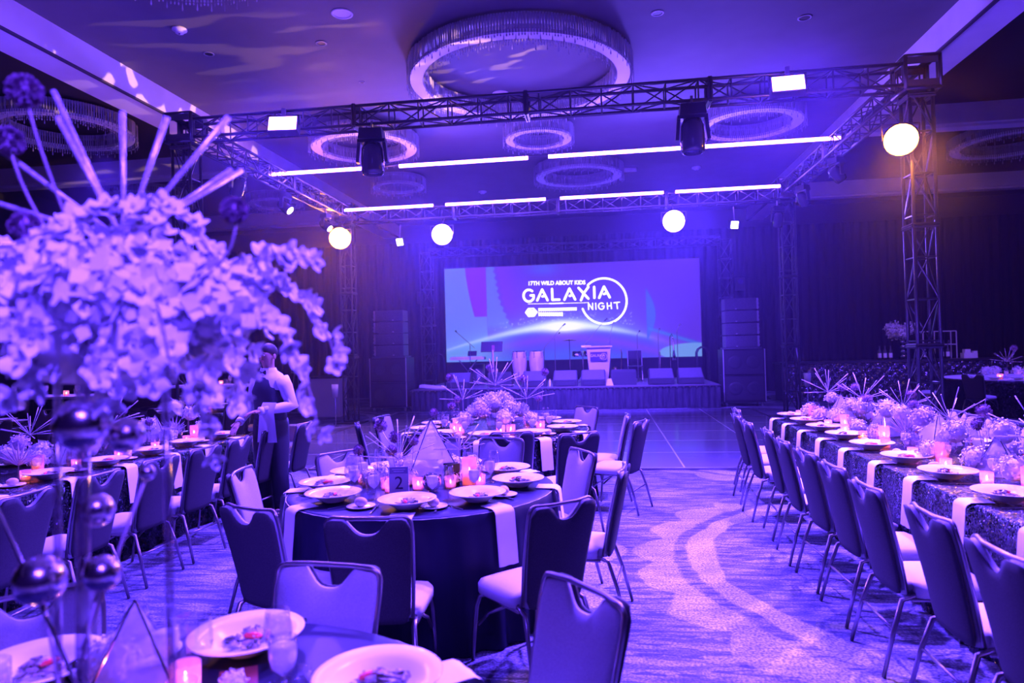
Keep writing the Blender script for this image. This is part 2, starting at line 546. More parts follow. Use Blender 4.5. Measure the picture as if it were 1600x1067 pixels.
tag(dr, 'long black drape hanging across the back of the room behind the stage', 'curtain')

# dance floor with white seams
m_dance = mat('polished_dance_floor', (0.07, 0.07, 0.10), 0.16, spec=0.6)
def dance_nodes(m):
    nt = m.node_tree
    N, L = nt.nodes, nt.links
    b = N['Principled BSDF']
    tc = N.new('ShaderNodeTexCoord')
    br = N.new('ShaderNodeTexBrick')
    br.offset = 0.0
    br.inputs['Scale'].default_value = 1.0
    br.inputs['Mortar Size'].default_value = 0.012
    br.inputs['Mortar Smooth'].default_value = 0.0
    br.inputs['Brick Width'].default_value = 1.3
    br.inputs['Row Height'].default_value = 1.3
    br.inputs['Color1'].default_value = (0.20, 0.20, 0.28, 1)
    br.inputs['Color2'].default_value = (0.24, 0.24, 0.32, 1)
    br.inputs['Mortar'].default_value = (0.75, 0.75, 0.8, 1)
    L.new(tc.outputs['Object'], br.inputs['Vector'])
    L.new(br.outputs['Color'], b.inputs['Base Color'])
dance_nodes(m_dance)
dfl = MB().box((4.5, 4.2, 0.012), (9.0, 8.4, 0.024)).build('dance_floor', m_dance, loc=(-5.5, 9.25, 0.0))
tag(dfl, 'dark glossy dance floor with thin white seams in front of the stage', 'dance floor')
dtr = MB()
for c, d in (((4.5, -0.03, 0.012), (9.12, 0.06, 0.024)), ((-0.03, 4.2, 0.012), (0.06, 8.4, 0.024)), ((9.03, 4.2, 0.012), (0.06, 8.4, 0.024))):
    dtr.box(c, d)
dtr.build('edge_ramp', m_frame, dfl)

# ================================================================= banquet chair (sitter faces +y)
def chair_panel(y_off, thick, zb, zt, wt, wb, notch=True, nu=22, nz=14, puff=0.012):
    """slanted back panel with rounded corners and a dip in its top edge"""
    g = MB()
    def half(v):
        return (wb + (wt - wb) * min(1, v * 1.15)) / 2
    def top(u):
        t = zt
        if notch:
            a = abs(u) / 0.56
            if a < 1:
                t -= 0.075 * (0.5 + 0.5 * math.cos(PI * min(1, a ** 1.5)))
        e = max(0, abs(u) - 0.8) / 0.2
        return t - 0.045 * (1 - math.sqrt(max(0, 1 - e * e)))
    def bot(u):
        e = max(0, abs(u) - 0.78) / 0.22
        return zb + 0.05 * (1 - math.sqrt(max(0, 1 - e * e)))
    def yc(z):
        t = (z - 0.42) / 0.5
        return -0.20 - 0.085 * t - 0.03 * t * t + y_off
    vs = []
    for side in (1, -1):
        for i in range(nz + 1):
            v = i / nz
            for j in range(nu + 1):
                u = -1 + 2 * j / nu
                z = bot(u) + (top(u) - bot(u)) * v
                edge = max(abs(u), abs(2 * v - 1)) ** 8
                y = yc(z) + side * (thick / 2 * (1 - 0.6 * edge) + puff * (1 - u * u) * (1 - (2 * v - 1) ** 2)) - 0.018 * (1 - u * u)
                vs.append((u * half(v), y, z))
    n = nu + 1
    m = (nz + 1) * n
    fs = []
    for i in range(nz):
        for j in range(nu):
            a = i * n + j
            fs.append((a + 1, a, a + n, a + n + 1))
            fs.append((m + a, m + a + 1, m + a + n + 1, m + a + n))
    for j in range(nu):
        fs.append((j, j + 1, m + j + 1, m + j))
        a = nz * n + j
        fs.append((a + 1, a, m + a, m + a + 1))
    for i in range(nz):
        a = i * n
        fs.append((a + n, a, m + a, m + a + n))
        a = i * n + nu
        fs.append((a, a + n, m + a + n, m + a))
    g.add(vs, fs)
    return g, yc
def make_chair():
    t = thing('banquet_chair', None, 'chair')
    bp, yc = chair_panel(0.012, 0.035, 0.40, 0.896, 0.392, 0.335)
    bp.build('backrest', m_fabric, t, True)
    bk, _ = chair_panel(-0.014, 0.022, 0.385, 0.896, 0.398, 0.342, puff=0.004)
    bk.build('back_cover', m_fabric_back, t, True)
    # frame tube running round the sides and over the hand grip
    g = MB()
    pts = [(-0.176, yc(0.40), 0.40), (-0.190, yc(0.6), 0.6), (-0.200, yc(0.82), 0.82)]
    for i in range(1, 5):
        a = PI - i * PI / 8
        pts.append((-0.162 + 0.038 * math.cos(a), yc(0.87), 0.855 + 0.045 * math.sin(a)))
    pts += [(-0.08, yc(0.90) - 0.012, 0.898), (0.08, yc(0.90) - 0.012, 0.898)]
    for i in range(3, -1, -1):
        a = i * PI / 8 + PI / 8
        pts.append((0.162 + 0.038 * math.cos(a), yc(0.87), 0.855 + 0.045 * math.sin(a)))
    pts += [(0.200, yc(0.82), 0.82), (0.190, yc(0.6), 0.6), (0.176, yc(0.40), 0.40)]
    g.tube(pts, 0.0095, 6)
    g.build('back_frame', m_frame, t, True)
    # seat cushion
    s = MB()
    nx, ny = 12, 10
    vs = []
    for side in (1, 0):
        for i in range(ny + 1):
            for j in range(nx + 1):
                u, v = -1 + 2 * j / nx, -1 + 2 * i / ny
                wd = 0.205 + 0.018 * (v + 1) / 2
                cr = max(0, abs(u) * abs(v) - 0.75) * 0.25
                x = u * (wd - cr)
                y = v * (0.215 - cr) + 0.01
                e = max(abs(u), abs(v)) ** 6
                z = 0.45 - 0.02 * e + 0.022 * (1 - u * u) * (1 - v * v) if side else 0.385
                vs.append((x, y, z))
    n = nx + 1
    m = n * (ny + 1)
    fs = []
    for i in range(ny):
        for j in range(nx):
            a = i * n + j
            fs += [(a, a + 1, a + n + 1, a + n), (m + a + 1, m + a, m + a + n, m + a + n + 1)]
    for j in range(nx):
        fs += [(j + 1, j, m + j, m + j + 1), (ny * n + j, ny * n + j + 1, m + ny * n + j + 1, m + ny * n + j)]
    for i in range(ny):
        fs += [(i * n, i * n + n, m + i * n + n, m + i * n), (i * n + nx + n, i * n + nx, m + i * n + nx, m + i * n + nx + n)]
    s.add(vs, fs)
    s.build('seat', m_seat, t, True)
    a = MB()
    for sx in (-1, 1):
        a.tube([(sx * 0.19, 0.17, 0.375), (sx * 0.19, -0.17, 0.375)], 0.011, 6)
        a.tube([(sx * 0.195, 0.20, 0.20), (sx * 0.195, 0.10, 0.29), (sx * 0.19, -0.05, 0.365)], 0.009, 6)
    a.tube([(-0.19, 0.12, 0.375), (0.19, 0.12, 0.375)], 0.011, 6)
    a.tube([(-0.19, -0.12, 0.375), (0.19, -0.12, 0.375)], 0.011, 6)
    a.build('seat_frame', m_frame, t, True)
    for sx in (-1, 1):
        l = MB().tube([(sx * 0.18, 0.12, 0.378), (sx * 0.195, 0.175, 0.36), (sx * 0.2, 0.205, 0.30), (sx * 0.205, 0.225, 0.16), (sx * 0.21, 0.24, 0.004)], [0.012, 0.012, 0.012, 0.011, 0.0105], 8)
        l.build('leg', m_frame, t, True)
        l = MB().tube([(sx * 0.18, -0.12, 0.40), (sx * 0.185, -0.215, 0.37), (sx * 0.2, -0.265, 0.22), (sx * 0.21, -0.32, 0.004)], [0.012, 0.013, 0.012, 0.0105], 8)
        l.build('leg', m_frame, t, True)
    MB().tube([(-0.2, -0.26, 0.23), (0.2, -0.26, 0.23)], 0.008, 6).build('stretcher', m_frame, t, True)
    return t
CH = Proto(make_chair())
def chair_at(bx, by, tx, ty, label, group):
    """back's top centre at (bx, by), facing (tx, ty)"""
    d = Vector((tx - bx, ty - by)).normalized()
    o = Vector((bx, by)) + d * 0.30
    rz = math.atan2(d.y, d.x) - PI / 2
    return CH.put((o.x, o.y, 0), rz, label, group)

GR = 'chairs at the bar-side long table'
Rch = [8.03, 7.42, 6.72, 6.10, 5.46, 4.90, 4.35, 3.76, 3.16, 2.62]
jig = random.Random(3)
n = len(Rch)
for i, y in enumerate(Rch):
    a = jig.uniform(-0.05, 0.05)
    bx = 1.34 + jig.uniform(-0.03, 0.03) + (0.12 if i == 0 else 0)
    chair_at(bx, y, bx + 1, y + a, 'banquet chair, %s from the dance floor on the aisle side of the bar-side table' % ORD[i], GR)
for i, y in enumerate([8.05, 7.45, 6.95, 6.42, 5.6, 5.0, 4.4]):
    a = jig.uniform(-0.12, 0.12)
    bx = 3.52 + jig.uniform(-0.04, 0.05)
    chair_at(bx, y, bx - 1, y + a, 'banquet chair, %s from the dance floor on the bar side of the bar-side table' % ORD[i], GR)
GL = 'chairs at the waiter-side long table'
for i, y in enumerate([7.1, 6.5, 5.85, 5.28, 4.72, 4.10, 3.50, 2.88, 2.3]):
    a = jig.uniform(-0.06, 0.06)
    bx = -3.30 + jig.uniform(-0.04, 0.04)
    chair_at(bx, y, bx - 1, y + a, 'banquet chair, %s from the dance floor along the waiter-side long table' % ORD[i], GL)
T2 = (-1.22, 4.42)
G2 = 'chairs around the number two table'
for (x, y), lb in zip([(-1.09, 2.99), (-1.77, 3.17), (-0.22, 3.32), (0.09, 4.28), (-0.18, 4.98), (-2.40, 4.22), (-2.03, 4.98), (-1.45, 5.72), (-0.88, 5.70)],
        ['in front of the number card', 'beside the waiter-side napkin', 'with its seat under the aisle-side napkin', 'seen edge-on beside the aisle carpet', 'behind the aisle-side bowls',
         'with its pale front turned to the aisle', 'behind the bowl nearest the waiter', 'behind the glass pyramid', 'between the two round tables']):
    chair_at(x, y, T2[0], T2[1], 'banquet chair at the number two table %s' % lb, G2)
T3 = (-1.22, 7.55)
G3 = 'chairs around the sequined round table'
for (x, y), lb in zip([(0.22, 7.55), (0.34, 6.92), (-0.24, 5.98), (-0.85, 6.08), (-1.58, 6.06), (-2.62, 7.75), (-2.62, 6.98), (-0.24, 8.62), (-1.25, 9.0)],
        ['farther of the edge-on pair by the dance floor', 'nearer of the edge-on pair by the dance floor', 'by the hanging napkin', 'backed against the number two table', 'beside the glass pyramid',
         'with its pale front turned to the aisle', 'seen edge-on on the waiter side', 'farthest on the dance floor side', 'hidden behind the tall blooms']):
    chair_at(x, y, T3[0] if y < 7.9 or x < -1 else T3[0] - 0.1, T3[1], 'banquet chair at the sequined round table, %s' % lb, G3)
T1 = (-1.10, 1.31)
G1 = 'chairs around the table under the flower tower'
for (x, y), lb in zip([(-0.99, 2.32), (-0.085, 2.15), (-1.86, 1.98)],
        ['facing the lens behind the goblets', 'turned away beside the aisle carpet', 'behind the chrome balls']):
    chair_at(x, y, T1[0] if x != -0.085 else -0.845, T1[1] if x != -0.085 else 1.50, 'banquet chair at the flower tower table, %s' % lb, G1)

# ================================================================= tables
def round_table(c, rad, mt, name, label, folds=34, h=0.75, amp=0.022, cat='table'):
    t = thing(name, label, cat, (c[0], c[1], 0))
    g = MB().cyl((0, 0, h - 0.03), (0, 0, h - 0.005), rad, n=48)
    g.build('tabletop', m_linen, t)
    p = MB().cyl((0, 0, 0.03), (0, 0, h - 0.03), 0.05, n=12)
    p.lathe([(0.3, 0.0), (0.28, 0.03), (0.05, 0.06)], 24)
    p.build('pedestal', m_black, t)
    n = folds * 8
    prof = [(0.0, 0), (0.5, 0), (0.93, 0), (0.985, -0.002), (1.0, -0.012)]
    vs, fs = [], []
    rows = []
    for r, dz in prof:
        rows.append([(rad * r * math.cos(2 * PI * i / n), rad * r * math.sin(2 * PI * i / n), h + dz) for i in range(n)])
    for q in range(1, 11):
        v = q / 10
        row = []
        for i in range(n):
            a = 2 * PI * i / n
            f = amp * v ** 0.8 * (math.sin(folds * a + 0.8 * math.sin(3 * a)) + 0.4 * math.sin(folds * 0.5 * a + 1 + 2 * math.sin(5 * a)))
            rr = rad + 0.004 + 0.05 * v + f
            row.append((rr * math.cos(a), rr * math.sin(a), h - 0.012 - (h - 0.018) * v))
        rows.append(row)
    for r in rows:
        vs += r
    for j in range(len(rows) - 1):
        for i in range(n):
            fs.append((j * n + i, (j + 1) * n + i, (j + 1) * n + (i + 1) % n, j * n + (i + 1) % n))
    return t, (vs, fs)
def cloth(vf, m, loc, label, cat='tablecloth'):
    g = MB()
    g.add(*vf)
    o = g.build('tablecloth', m, smooth=True, loc=loc)
    return tag(o, label, cat)
t, vf = round_table(T2, 0.87, m_navy, 'banquet_table', 'round banquet table carrying the number two card under a navy cloth')
cloth(vf, m_navy, (T2[0], T2[1], 0.004), 'navy floor-length cloth on the number two table')
t, vf = round_table(T3, 1.02, m_sequin, 'banquet_table', 'round banquet table under the black sequined cloth by the dance floor', 40, amp=0.03)
cloth(vf, m_sequin, (T3[0], T3[1], 0.004), 'black sequined floor-length cloth on the round table by the dance floor')
t, vf = round_table(T1, 0.88, m_navy, 'banquet_table', 'round banquet table standing under the flower tower')
cloth(vf, m_navy, (T1[0], T1[1], 0.004), 'navy floor-length cloth on the flower tower table')

def long_table(x0, x1, y0, y1, label, clabel):
    t = thing('banquet_table', label, 'table', ((x0 + x1) / 2, (y0 + y1) / 2, 0))
    hx, hy, h = (x1 - x0) / 2, (y1 - y0) / 2, 0.75
    MB().box((0, 0, h - 0.02), (hx * 2 - 0.02, hy * 2 - 0.02, 0.03)).build('tabletop', m_linen, t)
    for sx in (-1, 1):
        for sy in (-1, 1):
            MB().cyl((sx * (hx - 0.12), sy * (hy - 0.2), 0), (sx * (hx - 0.12), sy * (hy - 0.2), h - 0.03), 0.018, n=8).build('leg', m_black, t)
    # cloth: rounded rectangle skirt with soft folds
    pts = []
    rc = 0.05
    def arc(cx, cy, a0):
        for i in range(7):
            a = a0 + PI / 2 * i / 6
            pts.append((cx + rc * math.cos(a), cy + rc * math.sin(a), math.cos(a), math.sin(a)))
    def run(xa, ya, xb, yb, nx, ny):
        L_ = math.hypot(xb - xa, yb - ya)
        k = int(L_ / 0.035)
        for i in range(1, k):
            pts.append((xa + (xb - xa) * i / k, ya + (yb - ya) * i / k, nx, ny))
    arc(hx - rc, hy - rc, 0)
    run(hx - rc, hy, -hx + rc, hy, 0, 1)
    arc(-hx + rc, hy - rc, PI / 2)
    run(-hx, hy - rc, -hx, -hy + rc, -1, 0)
    arc(-hx + rc, -hy + rc, PI)
    run(-hx + rc, -hy, hx - rc, -hy, 0, -1)
    arc(hx - rc, -hy + rc, 1.5 * PI)
    run(hx, -hy + rc, hx, hy - rc, 1, 0)
    k = len(pts)
    vs, fs = [], []
    for q in range(10):
        v = max(0, (q - 1)) / 8
        for i, (x, y, nx, ny) in enumerate(pts):
            o = 0.004 if q else -0.01
            f = 0.022 * v ** 0.7 * (math.sin(i * 0.62 + math.sin(i * 0.11) * 2) + 0.5 * math.sin(i * 0.23)) + 0.05 * v
            vs.append((x + nx * (o + f), y + ny * (o + f), h + (0.0 if q == 0 else -0.010 - (h - 0.016) * v)))
    for q in range(9):
        for i in range(k):
            fs.append((q * k + i, (q + 1) * k + i, (q + 1) * k + (i + 1) % k, q * k + (i + 1) % k))
    fs.append(tuple(range(k)))
    cloth((vs, fs), m_sequin, ((x0 + x1) / 2, (y0 + y1) / 2, 0.004), clabel)
long_table(1.93, 3.10, 1.6, 8.55, 'long banquet table on the tufted bar side of the aisle', 'black sequined cloth on the long table nearest the tufted bar')
long_table(-5.25, -4.0, 1.6, 7.3, 'long banquet table behind the waiter', 'black sequined cloth on the long table beside the waiter')
TZ = 0.754

# ================================================================= tableware prototypes
t = thing('pasta_bowl', None, 'bowl')
g = MB().lathe([(0.001, 0.004), (0.065, 0.0), (0.07, 0.006), (0.095, 0.022), (0.118, 0.036), (0.166, 0.052), (0.170, 0.055), (0.166, 0.058), (0.116, 0.042), (0.092, 0.028), (0.065, 0.014), (0.001, 0.011)], 36)
g.build('bowl_body', m_white, t, True)
P_bowl = Proto(t)
def leaf_pile(seed, n=26, r=0.045, h=0.035):
    rr = random.Random(seed)
    g = MB()
    for _ in range(n):
        a = rr.uniform(0, 2 * PI)
        q = r * math.sqrt(rr.random())
        z = 0.012 + h * (1 - (q / r) ** 2) * rr.random()
        s = rr.uniform(0.013, 0.024)
        Mx = Matrix.Translation((q * math.cos(a), q * math.sin(a), z + 0.004)) @ Matrix.Rotation(rr.uniform(0, 6), 4, 'Z') @ Matrix.Rotation(rr.uniform(-1, 1), 4, 'X')
        g.add([(-s, 0, 0), (-s * .3, -s * .6, .003), (s, 0, .006), (s * .2, s * .7, 0), (0, 0, .006)], [(0, 1, 4), (1, 2, 4), (2, 3, 4), (3, 0, 4)], Mx)
    return g
t = thing('salad', None, 'salad')
t['kind'] = 'thing'
leaf_pile(1, 46, 0.058, 0.03).build('greens', m_greens, t)
g = MB()
g.ball((0.02, -0.015, 0.036), 0.017, 8, (1.7, 0.6, 0.5))
g.build('tomato_wedge', m_tomato, t, True)
P_salad = Proto(t)
t = thing('bread_plate', None, 'plate')
MB().lathe([(0.001, 0.004), (0.045, 0.0), (0.05, 0.004), (0.082, 0.012), (0.083, 0.015), (0.05, 0.008), (0.001, 0.008)], 28).build('plate_body', m_white, t, True)
P_bp = Proto(t)
t = thing('bread_roll', None, 'bread')
g = MB()
g.ball((0, 0, 0.027), 0.034, 10, (1.2, 0.95, 0.8))
g.build('crust', m_roll, t, True)
P_roll = Proto(t)
g = MB()
W_, Ld, Ln = 0.066, 0.30, 0.12
rows = [(-Ln, 0.006), (-0.02, 0.006), (0.0, 0.005), (0.018, -0.004), (0.026, -0.02), (0.034, -0.12), (0.044, -0.22), (0.050, -0.30)]
vs = []
for off in (0, 0.004):
    for y, z in rows:
        for u in (-1, -0.5, 0, 0.5, 1):
            vs.append((u * W_, y + (off if z < 0 else 0), z + (off if z >= 0 else 0) + 0.002 * math.cos(u * 5)))
fs = []
nr = len(rows)
for i in range(nr - 1):
    for j in range(4):
        a = i * 5 + j
        fs += [(a, a + 5, a + 6, a + 1), (nr * 5 + a, nr * 5 + a + 1, nr * 5 + a + 6, nr * 5 + a + 5)]
g.add(vs, fs)
nk = g.build('napkin', m_linen, smooth=True)
nk['category'] = 'napkin'
P_nap = Proto(nk)
def cutlery(kind):
    g = MB()
    if kind == 'fork':
        g.box((0, -0.05, 0.006), (0.008, 0.11, 0.003))
        g.box((0, 0.03, 0.006), (0.006, 0.06, 0.003))
        g.box((0, 0.065, 0.006), (0.024, 0.02, 0.003))
        for x in (-0.0095, -0.003, 0.003, 0.0095):
            g.box((x, 0.09, 0.007), (0.003, 0.035, 0.002))
    else:
        g.box((0, -0.05, 0.006), (0.012, 0.10, 0.005))
        g.add([(-0.006, 0, 0.004), (0.010, 0, 0.004), (0.012, 0.08, 0.004), (-0.004, 0.12, 0.004), (-0.006, 0, 0.007), (0.010, 0, 0.006), (0.012, 0.08, 0.006), (-0.004, 0.12, 0.007)],
              [(3, 2, 1, 0), (4, 5, 6, 7), (0, 1, 5, 4), (1, 2, 6, 5), (2, 3, 7, 6), (3, 0, 4, 7)])
    o = g.build(kind, m_steel)
    o['category'] = 'cutlery'
    return Proto(o)
P_fork, P_knife = cutlery('fork'), cutlery('knife')
def goblet(name, prof_out, fill, cat='glass', wmat=None):
    t = thing(name, None, cat)
    MB().lathe(prof_out, 20).build('glass_bowl', m_glass, t, True)
    if fill:
        MB().lathe(fill, 18).build('iced_water', wmat or m_water, t, True)
    return Proto(t)
P_water = goblet('water_goblet', [(0.001, 0.002), (0.034, 0.002), (0.034, 0.004), (0.006, 0.012), (0.0055, 0.045), (0.012, 0.058), (0.030, 0.085), (0.037, 0.12), (0.036, 0.165), (0.0345, 0.165), (0.0355, 0.12), (0.0285, 0.087), (0.004, 0.062)],
                 [(0.001, 0.064), (0.027, 0.087), (0.0335, 0.11), (0.0345, 0.12), (0.034, 0.142), (0.02, 0.147), (0.001, 0.145)])
P_wine = goblet('wine_glass', [(0.001, 0.002), (0.036, 0.002), (0.036, 0.004), (0.005, 0.010), (0.0045, 0.085), (0.014, 0.095), (0.036, 0.125), (0.038, 0.15), (0.031, 0.205), (0.030, 0.205), (0.0365, 0.15), (0.0345, 0.127), (0.003, 0.10)], None)
P_tumb = goblet('tumbler', [(0.001, 0.002), (0.030, 0.002), (0.035, 0.09), (0.034, 0.09), (0.029, 0.008), (0.001, 0.008)], None)
t = thing('votive_candle', None, 'candle')
MB().lathe([(0.001, 0.002), (0.030, 0.002), (0.036, 0.012), (0.037, 0.078), (0.0345, 0.078), (0.0335, 0.014), (0.001, 0.008)], 20).build('cup', m_votive, t, True)
MB().lathe([(0.001, 0.010), (0.025, 0.010), (0.025, 0.030), (0.001, 0.031)], 14).build('wax', m_wax, t, True)
MB().lathe([(0.0005, 0.031), (0.005, 0.039), (0.004, 0.047), (0.0005, 0.058)], 8).build('flame', m_flame, t, True)
P_vot = Proto(t)
t = thing('cylinder_candle', None, 'candle')
MB().lathe([(0.001, 0.002), (0.042, 0.002), (0.042, 0.16), (0.040, 0.16), (0.040, 0.008), (0.001, 0.008)], 22).build('cylinder_glass', m_votive, t, True)
MB().lathe([(0.001, 0.009), (0.034, 0.009), (0.034, 0.075), (0.001, 0.077)], 16).build('wax', m_wax, t, True)
MB().lathe([(0.0005, 0.077), (0.005, 0.087), (0.004, 0.095), (0.0005, 0.106)], 8).build('flame', m_flame, t, True)
P_cyl = Proto(t)

def place(cx, cy, dx, dy, who, tname, gname, edge, full=True, nap=True):
    """one place setting; (dx, dy) points from the table to the diner, edge = distance bowl centre to table edge"""
    d = Vector((dx, dy)).normalized()
    r = Vector((-d.y, d.x))            # the diner's right hand, looking at the table
    r = -r if r.dot(Vector((-d.y, d.x))) < 0 else r
    rz = math.atan2(d.y, d.x) - PI / 2
    def P(a, b, z=TZ):                 # a towards diner, b to the diner's right
        return (cx + d.x * a + r.x * b, cy + d.y * a + r.y * b, z)
    w = '%s, %s' % (who, tname)
    if nap:
        P_nap.put((*P(edge + 0.012, 0)[:2], TZ - 0.003), rz, 'white napkin hanging at the %s' % w, 'napkins at the ' + gname)
    P_bowl.put(P(0, 0, TZ + 0.006), rz + jig.uniform(-1, 1), 'white bowl at the %s' % w, 'bowls at the ' + gname)
    P_salad.put(P(0.01, 0, TZ + 0.012), rz + jig.uniform(0, 6), 'small salad at the %s' % w, 'salads at the ' + gname, jig.uniform(0.9, 1.2))
    if full:
        P_fork.put(P(0.02, -0.185), rz + PI, 'steel fork at the %s' % w, 'forks at the ' + gname)
        P_knife.put(P(0.02, 0.175), rz + PI, 'steel knife at the %s' % w, 'knives at the ' + gname)
        P_bp.put(P(-0.045, -0.275), rz, 'side plate at the %s' % w, 'side plates at the ' + gname)
        P_roll.put(P(-0.045, -0.275, TZ + 0.008), rz + jig.uniform(0, 3), 'bread roll at the %s' % w, 'bread rolls at the ' + gname)
    P_water.put(P(-0.21, 0.12), rz, 'iced water goblet at the %s' % w, 'goblets at the ' + gname)
    P_wine.put(P(-0.20, 0.215), rz, 'empty wine glass at the %s' % w, 'wine glasses at the ' + gname)
RT = 'bar-side long table'
for i, y in enumerate([8.27, 7.72, 7.12, 6.52, 5.90, 5.26, 4.66, 4.02, 3.42, 2.8]):
    place(2.13, y, -1, 0, ORD[i] + ' aisle-side place from the dance floor', RT, 'bar-side long table', 0.20)
for i, y in enumerate([8.1, 7.4, 6.7, 6.0, 5.3, 4.6]):
    place(2.90, y, 1, 0, ORD[i] + ' bar-side place from the dance floor', RT, 'bar-side long table', 0.20, full=False)
LT = 'waiter-side long table'
for i, y in enumerate([6.98, 6.38, 5.85, 5.26, 4.66, 4.02, 3.4, 2.8]):
    place(-4.20, y, 1, 0, ORD[i] + ' aisle-side place from the dance floor', LT, 'waiter-side long table', 0.20)
for i, y in enumerate([6.7, 6.0, 5.3, 4.6, 3.9]):
    place(-5.05, y, -1, 0, ORD[i] + ' far-side place from the dance floor', LT, 'waiter-side long table', 0.20, full=False)
for i, a in enumerate([-83, -45, -2, 38, 80, 118, 155, 192, 228]):
    a = math.radians(a)
    place(T2[0] + 0.64 * math.cos(a), T2[1] + 0.64 * math.sin(a), math.cos(a), math.sin(a), ORD[i] + ' place anticlockwise from the card', 'number two table', 'number two table', 0.23)
for i, a in enumerate([-90, -54, -20, 16, 50, 90, 128, 162, 198, 234]):
    a = math.radians(a)
    place(T3[0] + 0.80 * math.cos(a), T3[1] + 0.80 * math.sin(a), math.cos(a), math.sin(a), ORD[i] + ' place anticlockwise from table two', 'sequined round table', 'sequined round table', 0.22, full=(i in (0, 1, 2, 9, 8)))
for i, a in enumerate([40, 90, 140]):
    a = math.radians(a)
    place(T1[0] + 0.64 * math.cos(a), T1[1] + 0.64 * math.sin(a), math.cos(a), math.sin(a), ['place nearest the aisle', 'middle place', 'place behind the chrome balls'][i], 'flower tower table', 'flower tower table', 0.24, full=(i != 1))

# ================================================================= centrepiece prototypes
def petal_ball(seed, r, n, size, dome=False, layers=1):
    rr = random.Random(seed)
    g = MB()
    for _ in range(n):
        while True:
            v = Vector((rr.gauss(0, 1), rr.gauss(0, 1), rr.gauss(0, 1))).normalized()
            if not dome or v.z > -0.35:
                break
        rad = r * rr.uniform(0.72, 1.0)
        q = v.to_track_quat('Z', 'Y').to_matrix().to_4x4()
        s = size * rr.uniform(0.7, 1.2)
        Mx = Matrix.Translation(v * rad) @ q @ Matrix.Rotation(rr.uniform(0, 6.3), 4, 'Z') @ Matrix.Rotation(rr.uniform(-0.7, 0.7), 4, 'X')
        g.add([(0, 0, 0), (s * .5, s * .45, s * .18), (0, s, s * .35), (-s * .5, s * .45, s * .18), (s * .45, -s * .5, s * .18), (0, -s, s * .35), (-s * .45, -s * .5, s * .18)],
              [(0, 1, 2, 3), (0, 6, 5, 4)], Mx)
    return g
hyd = []
for k, (mm, col) in enumerate(((m_petal, 'white'), (m_petal, 'white'), (m_petal2, 'lilac'))):
    t = thing('hydrangea_bloom', None, 'flower')
    petal_ball(k + 10, 0.085, 150, 0.018, True).build('petals', mm, t)
    MB().ball((0, 0, 0), 0.062, 8).build('flower_heart', mm, t, True)
    hyd.append((Proto(t), col))
def allium(r, stem, n=260, bend=0.0):
    t = thing('allium_flower', None, 'flower')
    rr = random.Random(5)
    g = MB()
    top = Vector((bend, 0, stem))
    for _ in range(n):
        v = Vector((rr.gauss(0, 1), rr.gauss(0, 1), rr.gauss(0, 1))).normalized()
        x = v.orthogonal().normalized() * r * 0.055
        y = v.cross(x)
        b_ = top + v * r * 0.55
        e = top + v * r * rr.uniform(0.9, 1.05)
        m_ = e
        g.add([b_ - x * .5, b_ + x * .5, e + x, e + v * r * .06, e - x, e + y, e - y], [(0, 1, 2, 3, 4), (5, 3, 6)])
    g.build('flower_head', m_allium, t)
    MB().ball(tuple(top), r * 0.72, 8).build('flower_core', m_allium, t, True)
    MB().tube(bez((0, 0, 0), (0, 0, stem * .6), tuple(top)), max(0.0022, r * 0.05), 5).build('stem', m_stem, t, True)
    return Proto(t)
P_all = allium(0.045, 0.30, bend=0.03)
def starburst(L_, r0, n, seed, mt, upb=0.1, label=None):
    t = thing('starburst_ornament', label, 'ornament')
    rr = random.Random(seed)
    k = 0
    for i in range(n):
        a = 2 * PI * i / n * 2.4 + rr.uniform(-.2, .2)
        el = math.asin(min(1, max(-0.35, upb + (i + .5) / n * (1 - upb))))
        v = Vector((math.cos(a) * math.cos(el), math.sin(a) * math.cos(el), math.sin(el)))
        MB().cyl((0, 0, 0), v * L_ * rr.uniform(0.8, 1.05), r0 * 0.55, r0, 6).build('spike', mt, t, True)
    MB().ball((0, 0, 0), r0 * 2.6, 8).build('hub', mt, t, True)
    MB().cyl((0, 0, -0.30), (0, 0, 0), r0 * 0.7, n=6).build('stem', m_stem, t, True)
    return Proto(t)
P_star = starburst(0.24, 0.0030, 15, 4, m_stick, -0.1)
def terrarium():
    t = thing('glass_pyramid', None, 'terrarium')
    s, h = 0.14, 0.30
    A = [(-s, -s, 0.012), (s, -s, 0.012), (s, s, 0.012), (-s, s, 0.012), (0.02, 0, h)]
    for i in range(4):
        MB().add([A[i], A[(i + 1) % 4], A[4]], [(0, 1, 2)]).build('pane', m_terr, t)
    g = MB()
    for i in range(4):
        g.cyl(A[i], A[(i + 1) % 4], 0.004, n=5)
        g.cyl(A[i], A[4], 0.004, n=5)
    g.build('frame', m_chrome, t)
    return Proto(t)
P_ter = terrarium()
t = thing('mirror_ball', None, 'ornament')
MB().ball((0, 0, 0.062), 0.062, 16).build('sphere_shell', m_mirror, t, True)
MB().lathe([(0.025, 0.0), (0.022, 0.004), (0.018, 0.004)], 12).build('foot_ring', m_chrome, t, True)
P_mir = Proto(t)
t = thing('glass_vase', None, 'vase')
MB().lathe([(0.001, 0.002), (0.055, 0.002), (0.065, 0.06), (0.06, 0.15), (0.058, 0.15), (0.063, 0.06), (0.052, 0.01), (0.001, 0.01)], 10).build('vase_body', m_glass, t)
P_vase = Proto(t)
t = thing('palm_frond', None, 'dried palm')
g = MB()
